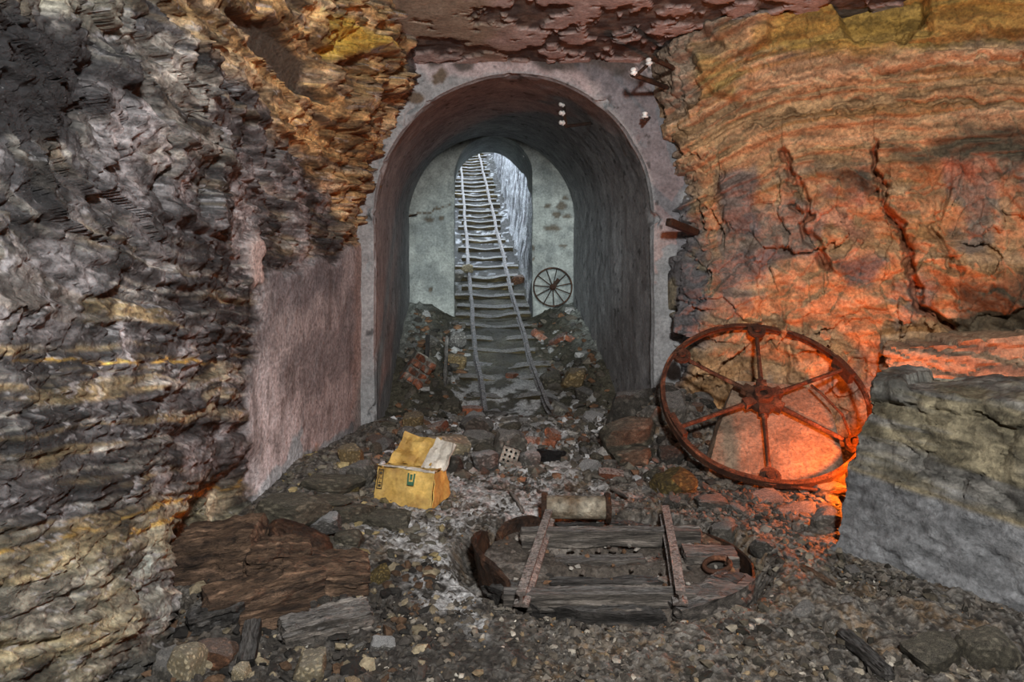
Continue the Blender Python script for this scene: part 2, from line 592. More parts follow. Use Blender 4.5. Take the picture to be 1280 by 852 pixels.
# ------------------------------------------------------------------ floor
def build_floor():
    ys = np.concatenate([np.linspace(-2.7, 2.1, 25)[:-1], 1.0 / np.linspace(1 / 2.1, 1 / 6.25, 470)])
    xs = np.concatenate([np.linspace(-2.4, -1.6, 8)[:-1], np.linspace(-1.6, 2.4, 470), np.linspace(2.4, 4.6, 40)[1:]])
    X, Y = np.meshgrid(xs, ys, indexing='ij')
    Z = G(X, Y)
    px, py = proj(X, Y, Z)
    w1 = (fbm(X * 5, Y * 5, seed=31) - 0.5)
    w2 = (fbm(X * 6, Y * 6, seed=32) - 0.5)
    pw, qw = px + w1 * 90, py + w2 * 40
    rough = 0.030 * (fbm(X * 6, Y * 6, seed=1, o=3) - 0.5) + 0.030 * (ridged(X * 18, Y * 18, seed=4, o=4) - 0.5)
    f1, f2, cid = worley(X * 16 + w1, Y * 16 + w2, seed=3)
    clod = np.clip(0.45 - f1, 0, 1) * (cid > 0.45)
    f1b, _, cidb = worley(X * 38, Y * 38, seed=13)
    clodb = np.clip(0.42 - f1b, 0, 1) * (cidb > 0.4)
    heap = np.exp(-((Y - 5.2) / 0.7) ** 2)
    Z = Z + rough * (1 + heap) + clod * 0.04 * (0.5 + heap) + clodb * 0.022
    # pile of broken lumps at lower right
    lump = inside(pw, qw, [(960, 740), (1060, 700), (1300, 780), (1300, 900), (1100, 860)], 20)
    Z = Z + lump * (0.09 * (fbm(X * 5, Y * 5, seed=41) - 0.45) + 0.05 * (ridged(X * 7, Y * 7, seed=42) - 0.6))
    c = np.zeros(X.shape + (3,), np.float32) + np.array((0.055, 0.048, 0.04), np.float32)
    c = mixc(c, (0.12, 0.108, 0.092), fbm(X * 3, Y * 3, seed=8) * 1.6 - 0.55)
    c = mixc(c, (0.13, 0.085, 0.045), sst(0.52, 0.66, fbm(X * 7, Y * 7, seed=23, o=4)) * 0.7)
    fine = fbm(X * 45, Y * 45, seed=24, o=3)
    c = c * (0.4 + 1.3 * sst(0.3, 0.7, fine))[..., None]
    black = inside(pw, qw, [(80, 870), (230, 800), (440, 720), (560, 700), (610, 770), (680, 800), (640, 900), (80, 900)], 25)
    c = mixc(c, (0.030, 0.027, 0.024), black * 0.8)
    salt = inside(pw, qw, [(545, 585), (760, 580), (790, 620), (690, 655), (600, 660), (570, 690), (600, 760), (615, 800), (530, 740), (490, 690), (455, 655), (520, 610)], 22)
    sn = fbm(X * 9, Y * 9, seed=22)
    c = mixc(c, (0.55, 0.56, 0.57), salt * sst(0.40, 0.58, 0.55 * sn + 0.45 * fine) * 0.95)
    heapm = inside(pw, qw, [(470, 560), (560, 520), (700, 500), (780, 520), (800, 580), (600, 600)], 20)
    c = mixc(c, (0.55, 0.56, 0.57), heapm * sst(0.5, 0.6, 0.5 * sn + 0.5 * fine) * 0.8)
    c = mixc(c, (0.25, 0.24, 0.22), np.clip(clodb * 3 + clod * 1.5, 0, 0.55) * (1 - 0.6 * black))
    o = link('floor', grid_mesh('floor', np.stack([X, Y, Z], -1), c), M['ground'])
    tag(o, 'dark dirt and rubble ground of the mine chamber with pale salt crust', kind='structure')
    return o


def build_incline():
    ys = np.concatenate([np.linspace(5.85, 11, 240), np.linspace(11, 28, 300)[1:]])
    xs = np.linspace(-1.0, 1.0, 150)
    U, Y = np.meshgrid(xs, ys, indexing='ij')
    X = U * np.where(Y < 9.4, 1.30, 1.30 + 0.05 * (Y - 9.4)) + np.where(Y < 9.4, cxT(Y), np.interp(Y, RY, RX) + 0.2)
    Z = G(X, Y)
    dx = np.abs(X - np.interp(Y, RY, RX))
    Z = Z + 0.05 * (fbm(X * 4, Y * 4, seed=51) - 0.5) + 0.05 * (ridged(X * 12, Y * 12, seed=52) - 0.5) * sst(0.2, 0.6, dx) \
        + 0.015 * (ridged(X * 16, Y * 16, seed=53) - 0.5)
    f1, _, cid = worley(X * 9, Y * 9, seed=54)
    Z = Z + np.clip(0.5 - f1, 0, 1) * (cid > 0.5) * 0.10 * sst(0.45, 0.7, dx)
    c = np.zeros(X.shape + (3,), np.float32) + np.array((0.055, 0.052, 0.038), np.float32)
    c = mixc(c, (0.15, 0.14, 0.10), fbm(X * 3, Y * 3, seed=55) * 1.6 - 0.5)
    sn = fbm(X * 8, Y * 8, seed=56)
    frost = sst(0.5, 0.62, sn) * np.exp(-((Y - 7.0) / 0.55) ** 2) * (dx < 0.6)
    c = mixc(c, (0.6, 0.62, 0.63), frost * 0.9)
    c = mixc(c, (0.28, 0.30, 0.28), sst(0.7, 1.0, dx) * (Y > 7.5) * (Y < 9.6) * 0.7)
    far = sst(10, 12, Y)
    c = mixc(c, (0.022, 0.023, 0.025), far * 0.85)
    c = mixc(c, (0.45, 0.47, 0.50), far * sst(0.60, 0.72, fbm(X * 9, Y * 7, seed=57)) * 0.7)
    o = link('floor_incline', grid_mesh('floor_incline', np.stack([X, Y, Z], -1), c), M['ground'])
    tag(o, 'sloping dirt floor of the tunnel climbing the inclined shaft', kind='structure')


# ------------------------------------------------------------------ left rock wall
def spine(pts, t):
    pts = np.array(pts, float)
    k = np.ones(9) / 9
    n = 400
    d = np.concatenate([[0], np.cumsum(np.hypot(*np.diff(pts, axis=0).T))])
    tt = np.linspace(0, d[-1], n)
    x = np.interp(tt, d, pts[:, 0]); y = np.interp(tt, d, pts[:, 1])
    xs = np.convolve(np.pad(x, 12, 'reflect', reflect_type='odd'), np.ones(25) / 25, 'valid')
    ys = np.convolve(np.pad(y, 12, 'reflect', reflect_type='odd'), np.ones(25) / 25, 'valid')
    return xs, ys


def build_wall_left():
    sx, sy = spine([(-1.5, -2.8), (-1.5, 0.8), (-1.46, 2.0), (-1.36, 2.6), (-1.40, 3.7), (-1.27, 4.8), (-1.16, 5.8)], 0)
    ys = np.concatenate([np.linspace(-2.7, 1.35, 40)[:-1], 1.0 / np.linspace(1 / 1.35, 1 / 5.78, 440)])
    xs0 = np.interp(ys, sy, sx)
    zs = np.linspace(-0.35, 3.3, 470)
    Y, Z = np.meshgrid(ys, zs, indexing='ij')
    X = np.repeat(xs0[:, None], len(zs), 1)
    # overhang towards the roof, flare of the foot near the camera
    X = X + 0.36 * sst(1.7, 3.1, Z) * sst(1.5, 4.6, Y) + 0.10 * sst(2.2, 3.0, Z)
    X = X + 0.16 * np.exp(-((Y - 2.35) / 0.5) ** 2) * (1 - sst(0.15, 0.9, Z))
    X = X - 0.14 * sst(2.66, 2.72, Y) * (1 - sst(3.6, 4.0, Y)) * (1 - sst(0.22, 0.42, Z))
    px, py = proj(X, Y, Z)
    wa = (fbm(Y * 3, Z * 3, seed=61, o=5) - 0.5); wb = (fbm(Y * 3, Z * 3, seed=62, o=5) - 0.5)
    wc = (fbm(Y * 14, Z * 14, seed=63, o=3) - 0.5)
    pw, qw = px + wa * 50 + wc * 14, py + wb * 50 + wc * 14
    slope = np.interp(py, [0, 150, 280, 420, 560, 700, 852], [0.85, 0.8, 0.45, 0.03, -0.12, -0.28, -0.3])
    s = py - slope * (px - 220) + 26 * wa
    al = px + 0.5 * py
    plast = inside(pw, qw, [(322, 372), (350, 335), (425, 312), (462, 320), (560, 330), (560, 700), (430, 640), (300, 690), (303, 600), (308, 500), (318, 430)], 5)
    blobm = ell(pw, qw, 326, 322, 14, 34)
    plast = np.maximum(plast, blobm)
    up = 1 - sst(230, 330, py)
    # strata relief
    n1 = fbm(s / 15, al / 120, seed=64, o=3); n2 = ridged(s / 6.5, al / 55, seed=65, o=3)
    n3 = ridged(Y * 5, Z * 6, seed=66, o=5)
    f1, f2, cid = worley(al / 75 + 0.8 * wa, s / 42 + 0.8 * wb, seed=67)
    crack = 1 - sst(0.02, 0.12, f2 - f1)
    d = 0.13 * (fbm(Y * 1.3, Z * 1.3, seed=68, o=3) - 0.5) + 0.022 * (sst(0.40, 0.60, n1) - 0.5) + 0.013 * (n2 - 0.6) + 0.05 * (n3 - 0.55) + 0.012 * (ridged(s / 3.2, al / 22, seed=69, o=2) - 0.5)
    d = d + 0.035 * (cid - 0.5) * (0.4 + 0.8 * up) - 0.012 * crack
    ha, ea = facets(px / 62 + 1.6 * wa, s / 46 + 1.6 * wb, seed=75); hb, eb = facets(px / 24 + 1.5 * wa, s / 15 + 1.5 * wb, seed=76)
    d = d + (0.022 + 0.036 * up) * ha + (0.008 + 0.006 * up) * hb - 0.004 * eb
    # the long steep joints of the upper face
    for pts, dep in (([(150, -20), (162, 60), (185, 110), (200, 170), (212, 210), (206, 260)], .05), ([(228, 40), (243, 110), (250, 200), (252, 270)], .06),
                     ([(262, 50), (300, 140), (332, 210), (362, 290)], .05), ([(325, 110), (338, 190), (372, 300)], .04), ([(118, 230), (190, 330), (260, 420)], .025),
                     ([(272, 420), (276, 520), (272, 600)], .025)):
        dd = d_poly(pw * 0.5 + px * 0.5, qw * 0.5 + py * 0.5, pts)
        d = d - dep * (1 - sst(1.0, 6, dd)) + dep * 0.6 * (1 - sst(4, 34, dd)) * (px > np.interp(py, [p[1] for p in pts], [p[0] for p in pts]))
    # ragged tooth edge of the ochre rock against the portal plaster
    edge = inside(px, py, [(385, -40), (500, -40), (500, 110), (455, 330), (405, 300), (420, 200)], 18)
    f1e, f2e, cide = worley(px / 30 + 2.2 * wa + 1.0 * wc, py / 24 + px / 50 + 2.2 * wb + 0.8 * wc, seed=71)
    d = d + edge * (0.12 * (cide - 0.35) + 0.10 * (n3 - 0.5) - 0.03 * (1 - sst(0.02, 0.15, f2e - f1e)))
    slab = inside(px, py, [(275, 12), (330, 28), (392, 78), (386, 108), (402, 132), (366, 116), (318, 70)], 3)
    d = d * (1 - 0.8 * slab) - 0.05 * slab
    dp = 0.012 * (fbm(Y * 9, Z * 4, seed=72, o=4) - 0.5) + 0.028 * (fbm(Y * 1.5, Z * 1.5, seed=73) - 0.5) + 0.012
    vert = ridged(Y * 22, Z * 1.2, seed=74, o=2)
    dp = dp - 0.02 * sst(0.86, 0.98, vert) * sst(420, 460, px)
    d = d * (1 - plast) + plast * dp
    X = X + d
    # albedo
    c = np.zeros(X.shape + (3,), np.float32) + np.array((0.055, 0.054, 0.056), np.float32)
    b1 = fbm(s / 13, al / 160, seed=81, o=4); b2 = fbm(s / 9 + 40, al / 90, seed=82, o=4); b3 = fbm(Y * 4, Z * 4, seed=83, o=5)
    low = sst(280, 380, py)
    c = mixc(c, (0.20, 0.155, 0.085), sst(0.50, 0.66, b1) * (0.35 + 0.6 * low))
    c = mixc(c, (0.30, 0.29, 0.26), sst(0.60, 0.74, b2) * 0.75)
    c = mixc(c, (0.19, 0.18, 0.185), sst(0.48, 0.62, b3) * 0.7)
    lilac = inside(pw, qw, [(90, 140), (170, 110), (240, 130), (330, 240), (310, 330), (200, 300), (100, 230)], 30)
    c = mixc(c, (0.24, 0.225, 0.23), lilac * sst(0.35, 0.6, b3) * 0.8)
    pal = inside(pw, qw, [(160, 40), (225, 40), (250, 110), (250, 230), (205, 210), (190, 120)], 8)
    c = mixc(c, (0.36, 0.34, 0.30), pal * sst(0.35, 0.55, b2) * 0.75)
    coal = inside(pw, qw, [(-200, 0), (60, 20), (130, 60), (190, 115), (150, 125), (60, 170), (-200, 190)], 22)
    c = mixc(c, (0.020, 0.020, 0.022), coal * (1 - 0.7 * sst(0.6, 0.7, b3)) * 0.92)
    topp = inside(pw, qw, [(-50, -60), (150, -60), (155, 40), (110, 30), (40, 5)], 10)
    c = mixc(c, (0.27, 0.26, 0.21), topp * 0.7)
    coal2 = inside(pw, qw, [(-200, 190), (110, 200), (240, 260), (300, 330), (200, 330), (80, 260), (-200, 260)], 20)
    c = mixc(c, (0.035, 0.034, 0.037), coal2 * 0.6)
    gold = inside(pw, qw, [(170, -60), (500, -60), (500, 120), (460, 330), (430, 300), (415, 235), (375, 200), (300, 110), (225, 35)], 14)
    gc = np.zeros_like(c) + np.array((0.36, 0.225, 0.095), np.float32)
    gc = mixc(gc, (0.46, 0.34, 0.20), sst(0.45, 0.65, b1)); gc = mixc(gc, (0.14, 0.10, 0.07), sst(0.56, 0.70, b2) * 0.8)
    c = c * (1 - gold[..., None]) + gc * gold[..., None]
    c = mixc(c, (0.62, 0.42, 0.07), ell(pw, qw, 440, 48, 26, 24) * 0.9)
    c = mixc(c, (0.085, 0.065, 0.045), slab * 0.95)
    base = inside(pw, qw, [(-200, 680), (120, 660), (300, 590), (305, 690), (205, 700), (215, 800), (60, 900), (-200, 900)], 25)
    c = mixc(c, (0.25, 0.23, 0.15), base * (0.3 + 0.6 * sst(0.35, 0.6, b3)) * 0.85)
    c = mixc(c, (0.30, 0.34, 0.32), ell(pw, qw, 195, 725, 24, 45) * 0.5)
    for pts in ([(-100, 715), (0, 690), (120, 655), (200, 630), (310, 598)], [(140, 672), (220, 640)], [(-50, 455), (60, 452), (270, 452)]):
        c = mixc(c, (0.55, 0.34, 0.07), (1 - sst(0.8, 3.0, d_poly(px + wc * 10, py + wc * 14, pts))) * 0.85 * sst(0.3, 0.5, b3))
    warm = inside(pw, qw, [(230, 450), (285, 440), (285, 520), (240, 500)], 12)
    c = mixc(c, (0.46, 0.40, 0.27), warm * sst(0.4, 0.55, b2) * 0.9)
    for x0, y0, x1, y1 in ((153, 410, 148, 448), (126, 390, 128, 420), (18, 310, 15, 350), (185, 405, 188, 425), (122, 460, 105, 520), (48, 490, 30, 520)):
        c = mixc(c, (0.55, 0.55, 0.58), (1 - sst(0.5, 5.5, d_poly(px + wc * 5, py + wc * 4, [(x0, y0), (x1, y1)]))) * 0.7 * sst(0.3, 0.5, b3))
    sw = s + 30 * wc
    fs = fbm(sw / 4.5 + 7, al / 22, seed=86, o=4, g=0.65); fs2 = fbm(Y * 16, Z * 16, seed=87, o=5, g=0.65); fs3 = fbm(Y * 5, Z * 5, seed=89, o=3)
    k1 = 0.4 + 1.2 * sst(0.28, 0.76, fs); k2 = 0.5 + 1.0 * sst(0.3, 0.7, fs2)
    c = c * (1.05 * (k1 * (0.45 + 0.55 * k2) * (0.55 + 0.9 * sst(0.3, 0.65, fs3))))[..., None]
    c = mixc(c, (0.44, 0.44, 0.46), sst(0.67, 0.74, fbm(sw / 6 + 70, al / 18, seed=88, o=4, g=0.65)) * 0.5 * (1 - coal))
    c = mixc(c, (0.016, 0.016, 0.018), np.clip(coal * 0.75 + coal2 * 0.3, 0, 0.8) * (1 - 0.6 * sst(0.58, 0.7, b3)))
    c = mixc(c, (0.075, 0.058, 0.042), slab * 0.9)
    c = mixc(c, (0.55, 0.36, 0.06), ell(pw, qw, 438, 48, 30, 27) * 0.75)
    # plaster colours
    pc = np.zeros_like(c) + np.array((0.36, 0.345, 0.355), np.float32)
    pn = fbm(Y * 3, Z * 3, seed=84, o=5); pn2 = fbm(Y * 12, Z * 3, seed=85, o=4)
    pc = mixc(pc, (0.20, 0.195, 0.205), sst(0.45, 0.62, pn) * 0.8)
    pc = mixc(pc, (0.62, 0.61, 0.64), inside(pw, qw, [(290, 700), (300, 560), (325, 440), (345, 470), (380, 560), (440, 560), (380, 610)], 22) * 0.85)
    pc = mixc(pc, (0.15, 0.15, 0.165), inside(pw, qw, [(340, 340), (430, 315), (430, 345), (380, 385), (350, 380)], 12) * 0.8)
    pc = mixc(pc, (0.10, 0.085, 0.08), sst(0.60, 0.72, pn2) * 0.55)
    pc = mixc(pc, (0.33, 0.23, 0.19), (1 - sst(2, 10, np.abs(px - 446 + wc * 10))) * 0.5)
    pc = mixc(pc, (0.40, 0.18, 0.07), ell(pw, qw, 395, 580, 8, 18) * 0.6)
    pc = mixc(pc, (0.58, 0.48, 0.45), blobm * 0.9)
    c = c * (1 - plast[..., None]) + pc * plast[..., None]
    o = link('wall_left', grid_mesh('wall_left', np.stack([X, Y, Z], -1), c, flip=True), M['rockL'])
    tag(o, 'dark layered shale wall with ochre top and a patch of grey lime plaster', kind='structure')


# ------------------------------------------------------------------ right rock wall
RSP = [(1.22, 5.95), (1.25, 5.6), (1.55, 5.42), (1.95, 5.30), (2.55, 5.02), (3.3, 4.6), (3.95, 3.7), (4.1, 2.0), (4.0, -2.8)]


def build_wall_right():
    sx, sy = spine(RSP, 0)
    # parametrise by arc length; dense where the camera looks
    arc = np.concatenate([[0], np.cumsum(np.hypot(np.diff(sx), np.diff(sy)))])
    a = np.concatenate([np.linspace(0, 3.05, 480), np.linspace(3.05, arc[-1], 70)[1:]])
    bx = np.interp(a, arc, sx); by = np.interp(a, arc, sy)
    tx = np.gradient(bx, a); ty = np.gradient(by, a)
    L = np.hypot(tx, ty); nx = ty / L; ny = -tx / L             # towards the room
    flipn = np.where(nx * (0.5 - bx) + ny * (2.5 - by) < 0, -1, 1); nx = nx * flipn; ny = ny * flipn
    zs = np.linspace(-0.35, 3.5, 440)
    A, Z = np.meshgrid(a, zs, indexing='ij')
    NX = nx[:, None]; NY = ny[:, None]
    off = 0.10 * sst(1.6, 2.2, Z) + 0.40 * sst(2.3, 3.4, Z) + 0.08 * np.exp(-((Z - 1.15) / 0.4) ** 2)
    off = off * sst(0.0, 0.9, A) + 0.12 * sst(2.0, 2.7, Z) * (1 - sst(0.0, 0.9, A))
    off = off - 0.20 * sst(1.9, 2.3, A) * np.exp(-((Z - 0.55) / 0.38) ** 2)
    X = bx[:, None] + NX * off; Y = by[:, None] + NY * off
    px, py = proj(X, Y, Z)
    wa = (fbm(A * 2.5, Z * 2.5, seed=101, o=5) - 0.5); wb = (fbm(A * 2.5, Z * 2.5, seed=102, o=5) - 0.5)
    wc = (fbm(A * 12, Z * 12, seed=103, o=3) - 0.5)
    pw, qw = px + wa * 60 + wc * 14, py + wb * 60 + wc * 14
    dipl = np.logaddexp(0, (960 - px) / 40.0) * 40.0
    s = py - 0.62 * dipl + 0.05 * (px - 960) + 14 * wa
    al = px + 0.2 * py
    # left grey rim has steeper, blockier bedding
    band = 1 - sst(185, 235, s)
    n1 = fbm(s / 17, al / 210, seed=104, o=3); n2 = ridged(s / 8, al / 110, seed=105, o=3)
    n3 = ridged(A * 3.2, Z * 3.2, seed=106, o=5)
    f1, f2, cid = worley(al / 95 + wa, s / 60 + wb, seed=107)
    crack = (1 - sst(0.02, 0.10, f2 - f1)) * sst(0.45, 0.6, fbm(A * 2, Z * 2, seed=112, o=3))
    d = 0.14 * (fbm(A * 1.1, Z * 1.1, seed=108, o=3) - 0.5)
    d = d + band * (0.06 * (sst(0.42, 0.58, n1) - 0.5) + 0.010 * (n2 - 0.6) + 0.03 * (n3 - 0.5))
    d = d + (1 - band) * (0.05 * (n3 - 0.55) + 0.03 * (cid - 0.5) + 0.05 * (sst(0.4, 0.6, fbm(A * 4 + Z * 1.5, Z * 5, seed=113, o=4)) - 0.5) + 0.010 * (n1 - 0.5)) - 0.022 * crack * (0.35 + 0.65 * (1 - band))
    d = d + 0.022 * (ridged(A * 9, Z * 12, seed=109, o=4) - 0.5)
    edge = inside(px, py, [(780, -60), (900, -60), (880, 120), (900, 280), (880, 480), (780, 480)], 18)
    f1e, f2e, cide = worley(px / 36 + py / 70 + 2.2 * wa + wc, py / 30 - px / 60 + 2.2 * wb + wc, seed=110)
    d = d + edge * (0.11 * (cide - 0.4) + 0.08 * (n3 - 0.5) - 0.03 * (1 - sst(0.02, 0.14, f2e - f1e)))
    ha, ea = facets(px / 85 + 1.8 * wa, py / 80 + 1.8 * wb, seed=115); hb, eb = facets(px / 30 + 1.5 * wa, py / 26 + 1.5 * wb, seed=116)
    d = d + (1 - band) * (0.13 * ha + 0.045 * hb - 0.012 * eb) + band * 0.018 * hb
    # big blocks near the roof on the left
    for pts, h in (([(845, 30), (905, 5), (960, 0), (962, 50), (930, 75), (880, 40)], .10), ([(870, 70), (910, 60), (940, 90), (935, 130), (890, 115)], .09),
                   ([(850, 40), (875, 45), (890, 110), (870, 150), (845, 90)], .06)):
        d = d + h * inside(px + wc * 10, py + wc * 10, pts, 5)
    hollow = inside(pw, qw, [(1020, -60), (1155, -60), (1152, 30), (1120, 45), (1060, 30)], 8)
    d = d - 0.22 * hollow
    smooth_top = inside(pw, qw, [(1160, -60), (1300, -60), (1300, 45), (1165, 52)], 8)
    d = d * (1 - 0.6 * smooth_top) + 0.05 * smooth_top
    red = np.zeros_like(d)
    for pts, wd, dep in (([(1092, 180), (1096, 215), (1100, 258), (1128, 285), (1146, 345), (1152, 385), (1196, 412)], 9, .14), ([(978, 185), (992, 215), (1003, 250), (1006, 285), (1030, 330)], 8, .10),
                         ([(1190, 240), (1172, 290), (1200, 340)], 7, .06), ([(900, 220), (890, 260), (905, 290)], 10, .05)):
        dd = d_poly(px + wc * 34 + wa * 30, py + wc * 26, pts)
        wv = wd * (0.35 + 1.3 * fbm(A * 5, Z * 5, seed=111, o=3)); m = 1 - sst(wv * 0.2, wv, dd)
        d = d - dep * m + 0.05 * (1 - sst(8, 60, dd)) * (px > np.interp(py, [p[1] for p in pts], [p[0] for p in pts]))
        red = np.maximum(red, m if dep >= 0.1 else m * 0.3)
    for pts in ([(1090, 95), (1180, 75), (1280, 72)], [(1060, 130), (1280, 130)], [(930, 155), (1020, 140), (1090, 138)]):
        d = d - 0.05 * (1 - sst(1.5, 5, d_poly(px + wc * 18, py + wc * 18, pts)))
    d = np.where(A < 0.45, np.minimum(d, 0.02 + 0.10 * sst(0.1, 0.45, A)), d)
    X = X + NX * d; Y = Y + NY * d
    # albedo
    b1 = fbm(s / 16, al / 260, seed=121, o=4); b2 = fbm(s / 10 + 9, al / 150, seed=122, o=4); b3 = fbm(A * 2.6, Z * 2.6, seed=123, o=5); b4 = fbm(A * 6, Z * 6, seed=124, o=4)
    c = np.zeros(X.shape + (3,), np.float32) + np.array((0.41, 0.25, 0.125), np.float32)
    c = mixc(c, (0.50, 0.33, 0.19), sst(0.45, 0.65, b1) * 0.8)
    c = mixc(c, (0.30, 0.15, 0.05), sst(0.56, 0.70, b2) * 0.8)
    c = mixc(c, (0.10, 0.08, 0.06), sst(0.66, 0.76, b1) * band * 0.7)
    c = mixc(c, (0.21, 0.18, 0.16), sst(0.50, 0.62, b3) * (1 - band) * 0.75)
    c = mixc(c, (0.46, 0.25, 0.11), sst(0.50, 0.66, b4) * (1 - band) * 0.6)
    must = inside(pw, qw, [(955, -80), (1320, -80), (1320, 50), (1160, 60), (1040, 55), (960, 60)], 12)
    c = mixc(c, (0.32, 0.20, 0.04), must * 0.85)
    must2 = inside(pw, qw, [(870, 65), (920, 60), (940, 90), (930, 125), (885, 110)], 10)
    c = mixc(c, (0.36, 0.25, 0.08), must2 * 0.7)
    green = np.maximum.reduce([inside(pw, qw, [(1110, 195), (1200, 175), (1300, 170), (1300, 220), (1200, 215), (1130, 210)], 14),
                               inside(pw, qw, [(1025, 222), (1075, 215), (1095, 250), (1060, 256)], 8), inside(pw, qw, [(1190, 360), (1300, 330), (1300, 420), (1200, 425)], 14)])
    c = mixc(c, (0.050, 0.052, 0.038), green * 0.85)
    purple = np.maximum.reduce([inside(pw, qw, [(885, 225), (935, 215), (935, 290), (895, 285)], 10), inside(pw, qw, [(870, 330), (960, 300), (1000, 310), (930, 350), (900, 400)], 14),
                                inside(pw, qw, [(1050, 330), (1110, 335), (1100, 370), (1060, 365)], 10)])
    c = mixc(c, (0.13, 0.11, 0.115), purple * 0.8)
    pink = inside(pw, qw, [(1015, 265), (1075, 250), (1090, 300), (1050, 335), (1010, 310)], 14)
    c = mixc(c, (0.52, 0.24, 0.15), pink * sst(0.35, 0.55, b4) * 0.85)
    c = mixc(c, (0.50, 0.24, 0.15), inside(pw, qw, [(1165, 205), (1240, 215), (1250, 240), (1180, 232)], 8) * 0.7)
    grey = inside(pw, qw, [(760, 110), (815, 130), (850, 220), (880, 300), (885, 400), (860, 500), (760, 520)], 16)
    gcol = np.zeros_like(c) + np.array((0.13, 0.125, 0.13), np.float32)
    gcol = mixc(gcol, (0.24, 0.20, 0.12), sst(0.5, 0.65, b4) * 0.7)
    c = c * (1 - grey[..., None]) + gcol * grey[..., None]
    gtop = inside(pw, qw, [(780, 60), (850, 10), (890, 30), (905, 20), (950, 0), (950, 30), (880, 60), (870, 110), (830, 140)], 12)
    c = mixc(c, (0.25, 0.22, 0.19), gtop * 0.65)
    sw = s + 22 * wc
    fs = fbm(sw / 5 + 7, al / 60, seed=126, o=4, g=0.65); fs2 = fbm(A * 9 + Z * 4, Z * 11, seed=127, o=5, g=0.65)
    k1 = 0.6 + 0.75 * sst(0.28, 0.74, fs); k2 = 0.72 + 0.52 * sst(0.3, 0.7, fs2)
    c = c * (band * k1 * (0.6 + 0.4 * k2) + (1 - band) * k2 * (0.75 + 0.25 * k1))[..., None]
    c = mixc(c, (0.30, 0.10, 0.045), red * sst(0.25, 0.5, b4) * 0.85)
    o = link('wall_right', grid_mesh('wall_right', np.stack([X, Y, Z], -1), c), M['rockR'])
    tag(o, 'tan and ochre layered sandstone wall with deep rust-red cracks', kind='structure')


# ------------------------------------------------------------------ tunnel lining + portal face (one shell)
def arch_pts(s, cx, zs, r, zb):
    """s in 0..1 along left jamb, arch, right jamb: returns offsets direction too"""
    hl = zs - zb
    Lt = 2 * hl + math.pi * r
    t = s * Lt
    x = np.where(t < hl, -r, np.where(t > hl + math.pi * r, r, -r * np.cos((t - hl) / r)))
    z = np.where(t < hl, zb + t, np.where(t > hl + math.pi * r, zb + (Lt - t), zs + r * np.sin((t - hl) / r)))
    ox = np.where(t < hl, -1.0, np.where(t > hl + math.pi * r, 1.0, -np.cos((t - hl) / r)))
    oz = np.where((t < hl) | (t > hl + math.pi * r), 0.0, np.sin((t - hl) / r))
    return x + cx, z, ox, oz


